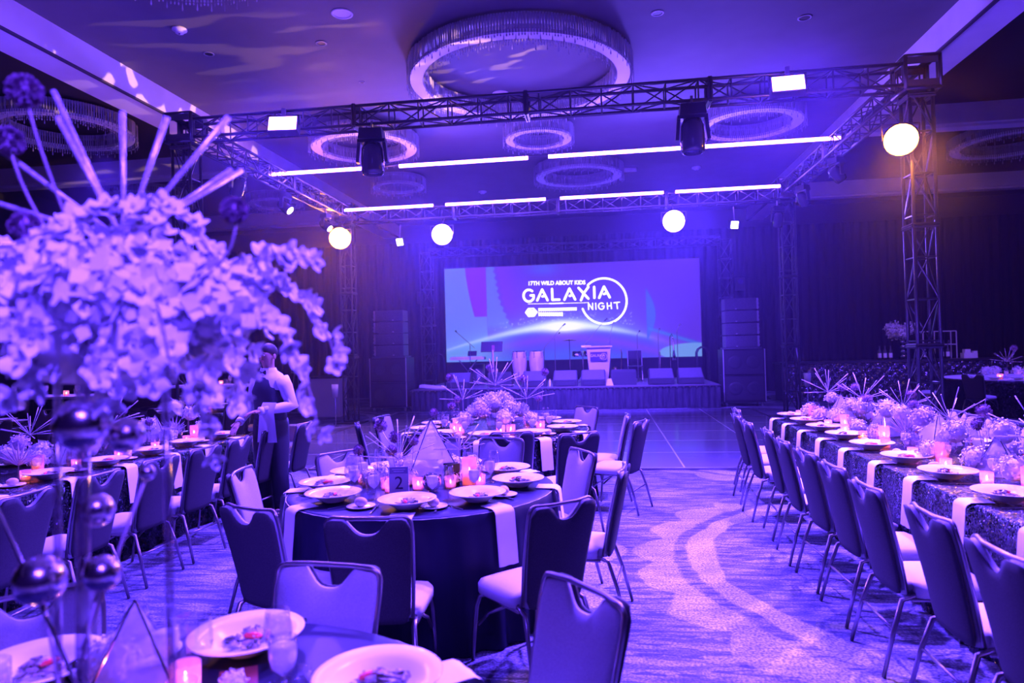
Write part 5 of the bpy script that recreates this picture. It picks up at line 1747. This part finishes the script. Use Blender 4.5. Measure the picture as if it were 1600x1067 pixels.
# distant round table by the bar
T5 = (8.9, 16.0)
t, vf = round_table(T5, 1.55, m_sequin, 'banquet_table', 'wide banquet table in front of the tufted bar', 40, amp=0.03)
cloth(vf, m_sequin, (T5[0], T5[1], 0.004), 'sequined cloth on the wide table in front of the tufted bar')
o = MB().cyl((0, 0, 0), (0, 0, .003), 1.5, n=48).build('table_runner', m_linen, loc=(T5[0], T5[1], TZ + .001))
tag(o, 'pale cloth circle covering the wide table in front of the tufted bar', 'tablecloth')
for i, (x, y) in enumerate([(7.25, 14.75), (8.35, 14.05), (9.3, 13.85), (10.3, 14.3), (6.9, 16.6)]):
    chair_at(x, y, T5[0], T5[1], 'banquet chair at the wide table before the tufted bar, %s from the aisle' % ORD[i], 'chairs at the wide table before the bar')
for i in range(9):
    a = math.radians(200 + i * 18)
    P_bowl.put((T5[0] + 1.25 * math.cos(a), T5[1] + 1.25 * math.sin(a), TZ + .012), 0, 'white bowl on the wide table before the tufted bar, %s from the aisle' % ORD[i], 'bowls on the wide table')
    P_water.put((T5[0] + 1.0 * math.cos(a + .1), T5[1] + 1.0 * math.sin(a + .1), TZ + .006), 0, 'iced goblet on the wide table before the tufted bar, %s from the aisle' % ORD[i], 'goblets on the wide table', 1.1)
for i in range(8):
    P, c_ = hyd[i % 2]
    P.put((T5[0] - .9 + .26 * i, T5[1] - .3 + .2 * math.sin(i * 2), TZ + .15), i, 'white hydrangea bloom on the wide table before the tufted bar, %s from the aisle' % ORD[i], 'blooms on the wide table', 1.3)
for i in range(2):
    P_star.put((T5[0] - .6 + .9 * i, T5[1] - .5, TZ + .36), i, 'silver starburst on the wide table before the tufted bar, %s from the aisle' % ORD[i], 'starbursts on the wide table', 1.4)
    P_all.put((T5[0] - .4 + .9 * i, T5[1] - .3, TZ + .15), i, 'purple allium globe on the wide table before the tufted bar, %s from the aisle' % ORD[i], 'alliums on the wide table', 1.6)
for i in range(4):
    P_vot.put((T5[0] - .9 + .5 * i, T5[1] - .8, TZ + .006), 0, 'pink votive on the wide table before the tufted bar, %s from the aisle' % ORD[i], 'votives on the wide table', 1.5)

# ================================================================= left background
t = thing('service_counter', 'white fronted service counter beside the far truss tower', 'counter', (-7.35, 17.3, 0))
MB().box((0, 0, .5), (.95, .6, 1.0)).build('counter_body', m_white, t)
MB().box((.0, 0, 1.03), (1.05, .66, .06)).build('counter_top', m_black, t)
t = thing('framed_sign', 'small framed sign on an easel behind the waiter', 'sign', (-8.05, 17.0, 0))
MB().box((0, 0, 1.33), (.26, .02, .34)).build('sign_frame', m_frame, t)
MB().box((0, -.014, 1.33), (.21, .004, .29)).build('printed_sheet', m_sign, t)
g = MB()
for x, y in ((-.18, -.05), (.18, -.05), (0, .3)):
    g.cyl((x, y, 0.005), (0, .01, 1.5), .010, n=5)
g.build('easel', m_frame, t)
for x, y, lb in ((-6.05, 14.72, 'beside the far truss tower at the white counter'), (4.35, 15.6, 'beside the far truss tower at the tufted bar')):
    t = thing('cup_stand', 'slim stand holding a white cup %s' % lb, 'stand', (x, y, 0))
    MB().cyl((0, 0, .02), (0, 0, .66), .013, n=8).build('pole', m_chrome, t)
    MB().lathe([(.001, .0), (.13, .0), (.13, .015), (.001, .02)], 18).build('base_disc', m_chrome, t)
    MB().lathe([(.001, .66), (.055, .66), (.08, .95), (.075, .95), (.05, .68)], 16).build('tapered_cup', m_white, t, True)
t = thing('acrylic_riser', 'pale block standing beside the dance floor behind the waiter', 'riser', (-5.95, 12.5, 0))
MB().box((0, 0, .14), (.34, .3, .28)).build('riser_body', mat('pale_pink_block', (.7, .5, .6), .4), t)
MB().box((0, 0, .285), (.36, .32, .01)).build('riser_top', m_white, t)
for i, (x, y) in enumerate(((-9.3, 10.6), (-8.3, 13.6))):
    t = thing('bar_table', 'high service table, %s one behind the chrome balls' % ('nearer', 'farther')[i], 'table', (x, y, 0))
    MB().box((0, 0, 1.03), (1.9, .7, .04)).build('tabletop', m_linen, t)
    g = curtain(-.95, -.36, .95, -.36, 1.01, .01, .02, .14)
    g.build('table_skirt', m_navy, t, True)
    MB().box((0, .02, .5), (1.86, .6, 1.0)).build('table_body', m_navy, t)
    for k in range(9):
        P_tumb.put((x - .8 + .2 * k, y + (.12 if k % 2 else -.08), 1.052), 0, 'clear tumbler on the %s high service table, %s from its far end' % (('nearer', 'farther')[i], ORD[k]), 'tumblers on the %s high table' % ('nearer', 'farther')[i], 1.2)
        if k % 3 == 0:
            P_water.put((x - .7 + .2 * k, y - .2, 1.052), 0, 'iced goblet on the %s high service table, %s from its far end' % (('nearer', 'farther')[i], ORD[k // 3]), 'goblets on the %s high table' % ('nearer', 'farther')[i], 1.2)
    P_bot.put((x + .85, y, 1.052), 0, 'dark bottle at the end of the %s high service table' % ('nearer', 'farther')[i], 'bottles on high tables')
    P_vot.put((x + .3, y - .22, 1.052), 0, 'pink votive on the %s high service table' % ('nearer', 'farther')[i], 'votives on high tables', 1.2)
T6 = [(-8.9, 8.3), (-6.9, 10.6), (-9.6, 5.9)]
for i, c in enumerate(T6):
    nm = ['nearest the chrome balls', 'behind the tall flower petals', 'at the edge of the view'][i]
    t, vf = round_table(c, .9, m_sequin, 'banquet_table', 'round banquet table in the side bay %s' % nm, 34)
    cloth(vf, m_sequin, (c[0], c[1], .004), 'sequined cloth on the side bay table %s' % nm)
    for k in range(6):
        a = math.radians(-100 + 45 * k)
        P_bowl.put((c[0] + .66 * math.cos(a), c[1] + .66 * math.sin(a), TZ + .006), 0, 'white bowl, %s on the side bay table %s' % (ORD[k], nm), 'bowls on the side bay table ' + nm)
        P_water.put((c[0] + .45 * math.cos(a + .2), c[1] + .45 * math.sin(a + .2), TZ), 0, 'iced goblet, %s on the side bay table %s' % (ORD[k], nm), 'goblets on the side bay table ' + nm)
        P, cl = hyd[k % 3]
        P.put((c[0] + .24 * math.cos(a), c[1] + .24 * math.sin(a), TZ + .12 + .05 * (k % 2)), k, '%s hydrangea bloom, %s on the side bay table %s' % (cl, ORD[k], nm), 'blooms on the side bay table ' + nm)
        if k % 2 == 0:
            P_vot.put((c[0] + .38 * math.cos(a - .2), c[1] + .38 * math.sin(a - .2), TZ), 0, 'pink votive, %s on the side bay table %s' % (ORD[k // 2], nm), 'votives on the side bay table ' + nm)
    P_star.put((c[0], c[1], TZ + .38), i, 'silver starburst on the side bay table %s' % nm, 'starbursts in the side bay', 1.2)
    P_all.put((c[0] + .2, c[1] + .1, TZ + .15), i, 'purple allium globe on the side bay table %s' % nm, 'alliums in the side bay', 1.1)
    for k in range(4):
        a = math.radians(-75 + 50 * k)
        chair_at(c[0] + 1.25 * math.cos(a), c[1] + 1.25 * math.sin(a), c[0], c[1], 'banquet chair, %s at the side bay table %s' % (ORD[k], nm), 'chairs at the side bay table ' + nm)

# ================================================================= tall flower arrangement close to the lens
FT = Vector((-1.02, 1.28, TZ))
t = thing('flower_tower', 'tall arrangement of white orchids, silver spikes and chrome balls on clear rods', 'flower arrangement', FT)
def L(x, y, z):
    return Vector((x, y, z)) - FT
for (x0, y0, x1, y1, r) in ((-1.075, 1.20, -1.075, 1.22, .0075), (-0.99, 1.16, -1.0, 1.2, .0125), (-0.83, 1.2, -0.845, 1.22, .008)):
    MB().cyl(L(x0, y0, TZ), L(x1, y1, 1.70), r, n=12).build('support_rod', m_acrylic, t, True)
MB().lathe([(.001, 0), (.17, 0), (.17, .008), (.001, .010)], 32, c=(0.03, -.02, 0)).build('clear_base', m_glass, t, True)
def rod(a, b, r=.0028, m=m_stem):
    return MB().cyl(L(*a), L(*b), r, n=6).build('thin_rod', m, t, True)
m_ballc = mat('rosy_chrome', (0.9, 0.80, 0.86), 0.16, 1.0)
for (x, y, z, r) in ((-1.105, 1.20, 1.222, .048), (-.955, 1.18, 1.245, .034), (-.995, 1.22, 1.355, .032), (-.965, 1.15, 1.53, .050), (-.872, 1.2, 1.432, .015), (-.93, 1.22, 1.50, .035)):
    MB().ball(L(x, y, z), r, 16).build('chrome_ball', m_ballc, t, True)
rod((-1.20, 1.20, 1.37), (-.98, 1.20, .92), .004, m_chrome)
rod((-1.105, 1.20, 1.222), (-1.03, 1.2, .80), .003)
rod((-.872, 1.2, 1.432), (-1.0, 1.18, 1.10), .003)
rod((-.955, 1.18, 1.245), (-1.08, 1.18, .80), .003)
rod((-.965, 1.15, 1.53), (-.965, 1.2, 1.75), .004)
# spikes fanning from the hub
hub = (-1.01, 1.33, 1.90)
tips = [(-1.17, 1.33, 2.235), (-1.135, 1.30, 2.165), (-1.03, 1.36, 2.19), (-.905, 1.33, 2.16), (-.765, 1.33, 2.15), (-1.40, 1.30, 2.03), (-1.28, 1.25, 2.13), (-1.42, 1.4, 1.90), (-.80, 1.4, 2.06), (-1.26, 1.05, 1.86), (-1.18, 1.02, 1.62), (-.86, 1.55, 2.1), (-1.3, 1.5, 2.0)]
for a in tips:
    MB().cyl(L(*hub), L(*a), .0035, .0062, 8).build('silver_spike', m_stick, t, True)
rr = random.Random(12)
def allium_head(c, r):
    g = MB()
    for _ in range(420):
        v = Vector((rr.gauss(0, 1), rr.gauss(0, 1), rr.gauss(0, 1))).normalized()
        x = v.orthogonal().normalized() * r * .035
        y = v.cross(x)
        b_ = c + v * r * .6
        e = c + v * r * rr.uniform(.9, 1.08)
        g.add([b_ - x, b_ + x, e + x * 1.6, e - x * 1.6], [(0, 1, 2, 3)])
        g.add([b_ - y, b_ + y, e + y * 1.6, e - y * 1.6], [(0, 1, 2, 3)])
    g.ball(tuple(c), r * .68, 8)
    return g
for a, r in (((-1.165, 1.25, 2.205), .034), ((-1.205, 1.25, 2.105), .030), ((-1.16, 1.24, 1.925), .030), ((-.712, 1.25, 1.935), .026)):
    h = allium_head(L(*a), r).build('allium_head', m_allium, t)
    MB().tube(bez(L(*a), L(a[0] + .03, a[1], a[2] - .15), L(-1.03, 1.3, 1.75)), .0028, 6).build('allium_stem', m_stem, t, True)
# orchid sprays and blooms
def petal(g, M_, l, w_):
    vs = []
    for i in range(5):
        v = i / 4
        ww = w_ * math.sin(PI * (0.10 + 0.86 * v)) ** 0.7
        for u in (-1, 0, 1):
            vs.append((u * ww, v * l, 0.25 * l * v * v - 0.12 * l * (u * u) + .0))
    fs = []
    for i in range(4):
        for j in range(2):
            a = i * 3 + j
            fs.append((a, a + 1, a + 4, a + 3))
    g.add(vs, fs, M_)
def orchid(g, c, nrm, s):
    q = nrm.to_track_quat('Z', 'Y').to_matrix().to_4x4()
    B_ = Matrix.Translation(c) @ q @ Matrix.Rotation(rr.uniform(0, 6.3), 4, 'Z')
    for k in range(5):
        petal(g, B_ @ Matrix.Rotation(k * 2 * PI / 5, 4, 'Z') @ Matrix.Rotation(rr.uniform(-.1, .5), 4, 'X'), s * rr.uniform(.85, 1.1), s * .42)
    for k in range(3):
        petal(g, B_ @ Matrix.Rotation(k * 2.1, 4, 'Z') @ Matrix.Rotation(1.0, 4, 'X'), s * .4, s * .16)
CC = L(-1.06, 1.34, 1.755)
m_orch = mat('white_orchid', (0.80, 0.78, 0.84), 0.6)
nt = m_orch.node_tree
def spray(p0, p1, p2, n, s0, s1, spread=.03):
    g = MB()
    P = bez(p0, p1, p2, n)
    for i, p in enumerate(P[1:]):
        v = i / n
        out_ = (p - CC)
        out_.normalize()
        nrm = (out_ + Vector((rr.uniform(-.5, .5), rr.uniform(-.9, .2), rr.uniform(-.3, .6)))).normalized()
        orchid(g, p + Vector((rr.uniform(-1, 1), rr.uniform(-1, 1), rr.uniform(-1, 1))) * spread, nrm, s0 + (s1 - s0) * v)
    s = g.build('orchid_spray', m_orch, t, True)
    MB().tube(P, .002, 5).build('spray_stem', m_stem, t, True)
# mound sprays: from the heart outwards and down
for i in range(30):
    a = 2 * PI * i / 30 * 3.3
    el = (0.12 + 0.88 * ((i * 0.618) % 1))
    ex = Vector((math.cos(a) * .40 * el, math.sin(a) * .30 * el, 0))
    if ex.x > .28:
        ex.x *= 1.1
    z1 = .17 * (1 - el * .5)
    z2 = -.17 * el - .03
    spray(CC + Vector((ex.x * .2, ex.y * .2, .04)), CC + Vector((ex.x * .8, ex.y * .8, z1 * 1.5)), CC + Vector((ex.x * 1.02, ex.y * 1.02, z2 + .05)), 11, .042, .032, .03)
for a, b_, c_ in (((.10, -.05, .14), (.16, -.04, .30), (.26, -.02, .10)), ((-.05, -.08, .12), (.05, -.1, .26), (.18, -.06, .16)),
                 ((.25, 0, .02), (.46, -.02, -.02), (.48, -.02, -.28)), ((.15, 0, 0), (.27, -.05, -.06), (.27, -.06, -.30)), ((.3, .05, .05), (.44, .05, .08), (.50, .05, -.14)),
                 ((.28, 0, .06), (.40, 0, .13), (.47, 0, .09)), ((-.2, -.1, 0), (-.36, -.1, .08), (-.46, -.1, -.10)), ((0, -.12, -.05), (.1, -.2, .0), (.15, -.2, -.16)), ((-.1, -.12, -.05), (-.2, -.22, .0), (-.28, -.2, -.16))):
    spray(CC + Vector(a), CC + Vector(b_), CC + Vector(c_), 13, .036, .022, .014)
for i in range(16):
    a = i * 2.4
    q = ((i + .5) / 16) ** .5
    c = CC + Vector((math.cos(a) * .33 * q - .02, math.sin(a) * .24 * q, .10 * (1 - q * q) - .02 * q))
    o = petal_ball(70 + i, .085, 110, .036).build('hydrangea_head', m_orch, t)
    o.location = c
    MB().ball((0, 0, 0), .06, 8).build('flower_heart', m_orch, o, True)
for i in range(12):
    a = 0.4 + i * 0.55
    ex = Vector((math.cos(a) * .30 - .03, math.sin(a) * .2, 0))
    spray(CC + Vector((ex.x * .3, ex.y * .3, -.03)), CC + Vector((ex.x * .9, ex.y * .9, .0)), CC + Vector((ex.x * 1.05, ex.y * 1.05, -.20)), 10, .042, .030, .03)
g = MB()
g.ball(CC + Vector((-.02, 0, -.05)), .18, 10, (1.6, 1.2, .6))
g.build('foam_heart', m_orch, t, True)

# things around its foot
P_ter.put((-1.30, 1.70, TZ + .0), .6, 'large clear glass pyramid at the foot of the flower tower', None, .8)
P_vot.put((-1.13, 1.69, TZ), 0, 'pink votive at the foot of the flower tower, farther of the pair', 'votives at the flower tower', 1.05)
P_vot.put((-1.08, 1.60, TZ), 0, 'pink votive at the foot of the flower tower, nearer of the pair', 'votives at the flower tower', 1.05)
P_vot.put((-1.32, 1.30, TZ), 0, 'pink votive hidden behind the clear rods of the flower tower', 'votives at the flower tower', 1.05)
P_tumb.put((-.80, 1.66, TZ), 0, 'low clear tumbler between the two white bowls near the goblets', None, 1.0)
hyd[0][0].put((-1.38, 1.72, TZ + .06), 1, 'brightly lit white hydrangea bloom inside the glass pyramid foot', None, .9)
hyd[0][0].put((-.99, 1.68, TZ + .035), 2, 'single white petal cluster beside the pink votives', None, .45)
P_mir.put((-1.47, 1.72, TZ), 0, 'small mirrored ball on the flower tower table', None, .55)
P_vase.put((-1.22, 1.86, TZ), 0, 'faceted clear glass vase behind the glass pyramid', None, .9)
t = thing('menu_booklet', 'dark red printed card lying at the foot of the flower tower', 'card', (-1.02, 1.76, TZ + .003), .5)
MB().box((0, 0, .004), (.10, .14, .006)).build('cover', mat('dark_red_print', (.20, .04, .04), .4), t)

# ================================================================= waiter
def waiter():
    t = thing('person', 'waiter in white shirt and dark vest carrying a white napkin', 'person', (-3.42, 6.62, 0), -0.30)
    # faces -y, his left hand side is +x
    J = {}
    vs, es, rs = [], [], []
    def add(n, p, r, par=None):
        J[n] = len(vs)
        vs.append(p)
        rs.append(r)
        if par:
            es.append((J[par], J[n]))
    add('pelvis', (0, .01, .95), (.15, .11))
    add('waist', (0, .0, 1.10), (.14, .10), 'pelvis')
    add('chest', (0, -.01, 1.30), (.165, .115), 'waist')
    add('upchest', (0, .0, 1.39), (.10, .08), 'chest')
    add('neck', (0, .0, 1.50), (.052, .052), 'upchest')
    add('skull0', (0, -.02, 1.57), (.062, .07), 'neck')
    add('skull1', (0, -.03, 1.64), (.075, .09), 'skull0')
    add('skull2', (0, -.025, 1.71), (.070, .085), 'skull1')
    for s, n in ((1, 'l'), (-1, 'r')):
        add('sh' + n, (s * .165, .0, 1.385), (.05, .05), 'upchest')
        el = (s * .27, .03, 1.13) if s > 0 else (s * .26, .02, 1.14)
        wr = (s * .12, -.26, 1.10) if s > 0 else (s * .22, -.20, .98)
        add('el' + n, el, (.045, .045), 'sh' + n)
        add('wr' + n, wr, (.028, .024), 'el' + n)
        d = (Vector(wr) - Vector(el)).normalized()
        pm = Vector(wr) + d * .06
        add('pm' + n, tuple(pm), (.038, .018), 'wr' + n)
        sd = d.cross(Vector((0, 0, 1))).normalized()
        for k in range(4):
            o = sd * (-.030 + .020 * k)
            ln = (.065, .075, .07, .055)[k]
            add('f%s%da' % (n, k), tuple(pm + o + d * .035), (.0085, .0085), 'pm' + n)
            add('f%s%db' % (n, k), tuple(pm + o + d * (.035 + ln * .5) + Vector((0, 0, -.012))), (.008, .008), 'f%s%da' % (n, k))
            add('f%s%dc' % (n, k), tuple(pm + o + d * (.035 + ln * .8) + Vector((0, 0, -.035))), (.007, .007), 'f%s%db' % (n, k))
        add('t%sa' % n, tuple(Vector(wr) + d * .03 + sd * (-.045) * s), (.011, .011), 'wr' + n)
        add('t%sb' % n, tuple(Vector(wr) + d * .07 + sd * (-.062) * s), (.009, .009), 't%sa' % n)
        add('hip' + n, (s * .09, .01, .90), (.095, .095), 'pelvis')
        add('kn' + n, (s * .10, -.02, .50), (.06, .06), 'hip' + n)
        add('an' + n, (s * .11, .03, .09), (.04, .04), 'kn' + n)
        add('to' + n, (s * .13, -.12, .04), (.035, .03), 'an' + n)
    me = bpy.data.meshes.new('body')
    me.from_pydata(vs, es, [])
    o = bpy.data.objects.new('body', me)
    C.objects.link(o)
    o.parent = t
    me.materials.append(m_skin)
    sk = o.modifiers.new('skin', 'SKIN')
    for i, r in enumerate(rs):
        me.skin_vertices[0].data[i].radius = r
    me.skin_vertices[0].data[0].use_root = True
    sk.use_smooth_shade = True
    sb = o.modifiers.new('smooth', 'SUBSURF')
    sb.levels = sb.render_levels = 2
    def loft(name, rings, m, parent=t, n=20, close=True):
        g = MB()
        k = len(rings)
        for (x, y, z, rx, ry) in rings:
            for i in range(n):
                a = 2 * PI * i / n
                g.v.append((x + rx * math.cos(a), y + ry * math.sin(a), z))
        for j in range(k - 1):
            for i in range(n):
                g.f.append((j * n + i, j * n + (i + 1) % n, (j + 1) * n + (i + 1) % n, (j + 1) * n + i))
        if close:
            g.f.append(tuple(range(n - 1, -1, -1)))
            g.f.append(tuple((k - 1) * n + i for i in range(n)))
        return g.build(name, m, parent, True)
    m_shirt = mat('white_shirt', (.78, .78, .82), .8)
    m_vest = mat('dark_waistcoat', (.03, .03, .045), .7)
    m_trs = mat('black_trousers', (.02, .02, .028), .8)
    loft('shirt', [(0, 0, .97, .172, .125), (0, 0, 1.1, .165, .12), (0, -.01, 1.28, .188, .132), (0, 0, 1.40, .195, .12), (0, 0, 1.455, .15, .095), (0, .005, 1.49, .075, .07), (0, 0, 1.52, .066, .064)], m_shirt)
    loft('waistcoat', [(0, 0, .99, .182, .135), (0, 0, 1.1, .174, .13), (0, -.01, 1.28, .190, .146), (0, 0, 1.40, .150, .130), (0, .01, 1.45, .118, .10)], m_vest)
    for s in (1, -1):
        el = Vector((s * .27, .03, 1.13)) if s > 0 else Vector((s * .26, .02, 1.14))
        wr = Vector((s * .12, -.26, 1.10)) if s > 0 else Vector((s * .22, -.20, .98))
        sh = Vector((s * .150, .0, 1.405))
        pts = [sh, sh.lerp(el, .3) + Vector((s * .012, 0, 0)), sh.lerp(el, .7), el, el.lerp(wr, .15), el.lerp(wr, .55), wr]
        MB().tube(pts, [.080, .074, .064, .060, .056, .047, .038], 14).build('sleeve', m_shirt, t, True)
        MB().tube([wr - (wr - el).normalized() * .03, wr + (wr - el).normalized() * .01], [.042, .042], 14).build('cuff', m_shirt, t, True)
        loft('trouser_leg', [(s * .11, .03, .06, .075, .085), (s * .105, .0, .45, .085, .09), (s * .10, 0, .75, .105, .11), (s * .08, .005, .93, .11, .128), (s * .07, .005, 1.0, .105, .13)], m_trs)
        g = MB()
        g.ball((s * .125, -.05, .045), .05, 10, (.95, 2.6, .9))
        g.build('shoe', m_black_gloss, t, True)
    loft('waistband', [(0, 0, .94, .178, .135), (0, 0, 1.0, .176, .132)], m_trs)
    g = MB()
    for s in (1, -1):
        g.add([(0, -.070, 1.50), (s * .06, -.060, 1.53), (s * .055, -.085, 1.48), (s * .01, -.10, 1.455)], [(0, 1, 2, 3)])
    g.build('collar', m_shirt, t)
    g = MB()
    for s in (1, -1):
        g.add([(0, -.095, 1.475), (s * .05, -.10, 1.50), (s * .05, -.10, 1.45)], [(0, 1, 2)])
        g.add([(0, -.105, 1.475), (s * .05, -.11, 1.50), (s * .05, -.11, 1.45)], [(0, 1, 2)])
    g.build('bow_tie', m_vest, t)
    hair = MB()
    prof = [(.0885 * math.cos(a_), .0885 * math.sin(a_)) for a_ in [(-18 + 108 * i / 10) * PI / 180 for i in range(10)]] + [(.0005, .0885)]
    hair.lathe(prof, 20, M=Matrix.Translation((0, -.004, 1.684)) @ Matrix.Rotation(-.42, 4, 'X') @ Matrix.Diagonal((.90, 1.12, 1.0, 1)))
    hair.build('hair', mat('short_dark_hair', (.03, .02, .02), .6), t, True)
    g = MB()
    g.ball((0, -.125, 1.625), .016, 8, (.8, 1.1, 1.4))
    for s in (1, -1):
        g.ball((s * .086, -.015, 1.635), .022, 8, (.4, .9, 1.3))
    g.build('nose_and_ears', m_skin, t, True)
    g = MB()
    for s in (1, -1):
        g.ball((s * .032, -.108, 1.648), .011, 8, (1.2, .6, .7))
    g.build('eyes', m_white, t, True)
    g = MB()
    for s in (1, -1):
        g.ball((s * .032, -.115, 1.648), .005, 6)
        g.box((s * .033, -.112, 1.668), (.036, .01, .006))
    g.build('pupils_and_brows', m_black, t, True)
    MB().ball((0, -.105, 1.590), .022, 8, (1.1, .45, .3)).build('mouth', mat('lips', (.4, .15, .13), .5), t, True)
    return t
w_ = waiter()
bpy.context.view_layer.update()
g = MB()
vs, fs = [], []
for i in range(12):
    v = i / 11
    for j in range(7):
        u = -1 + j / 3
        vs.append((u * (.09 + .02 * v), -.02 * math.sin(u * 5) * v - .055 * (1 if i else .2), -.02 - .34 * v + (.05 if i == 0 else 0)))
    
for i in range(11):
    for j in range(6):
        a = i * 7 + j
        fs.append((a, a + 1, a + 8, a + 7))
g.add(vs, fs)
o = g.build('napkin', m_linen, smooth=True, loc=tuple(w_.matrix_world @ Vector((.17, -.17, 1.15))))
o.rotation_euler = (0, 0, -.3)
tag(o, 'white napkin draped over the waiter\'s forearm', 'napkin')

# ================================================================= haze that hangs in the room
hz = bpy.data.materials.new('stage_haze')
hz.use_nodes = True
nt = hz.node_tree
nt.nodes.remove(nt.nodes['Principled BSDF'])
vsn = nt.nodes.new('ShaderNodeVolumeScatter')
vsn.inputs['Color'].default_value = (0.6, 0.45, 1.0, 1)
vsn.inputs['Density'].default_value = 0.008
vsn.inputs['Anisotropy'].default_value = 0.6
nt.links.new(vsn.outputs[0], nt.nodes['Material Output'].inputs['Volume'])
o = MB().box((-1.0, 15.45, 3.15), (27, 16.3, 6.2)).build('haze', hz)
tag(o, 'thin violet haze hanging between the trusses and the stage', 'haze', kind='stuff')
hz.cycles.homogeneous_volume = True
# writing becomes plain mesh
for o in [o for o in C.objects if o.type == 'FONT']:
    me = bpy.data.meshes.new_from_object(o.evaluated_get(bpy.context.evaluated_depsgraph_get()))
    n_ = bpy.data.objects.new(o.name, me)
    C.objects.link(n_)
    n_.parent = o.parent
    n_.location, n_.rotation_euler, n_.scale = o.location, o.rotation_euler, o.scale
    nm = o.name
    bpy.data.objects.remove(o)
    n_.name = nm
dl = [k_ for k_, v_ in ALL.items() if v_ > 1]
if dl:
    print('DUPLICATE LABELS', len(dl), dl[:20])
print('OBJECTS', len(bpy.data.objects), 'TOP', len([o for o in C.objects if o.parent is None]))

import re as _re
for k_ in ALL:
    if not 4 <= len(_re.findall(r"[A-Za-z0-9][A-Za-z0-9'-]*", k_)) <= 16:
        print('LABEL LENGTH', k_)
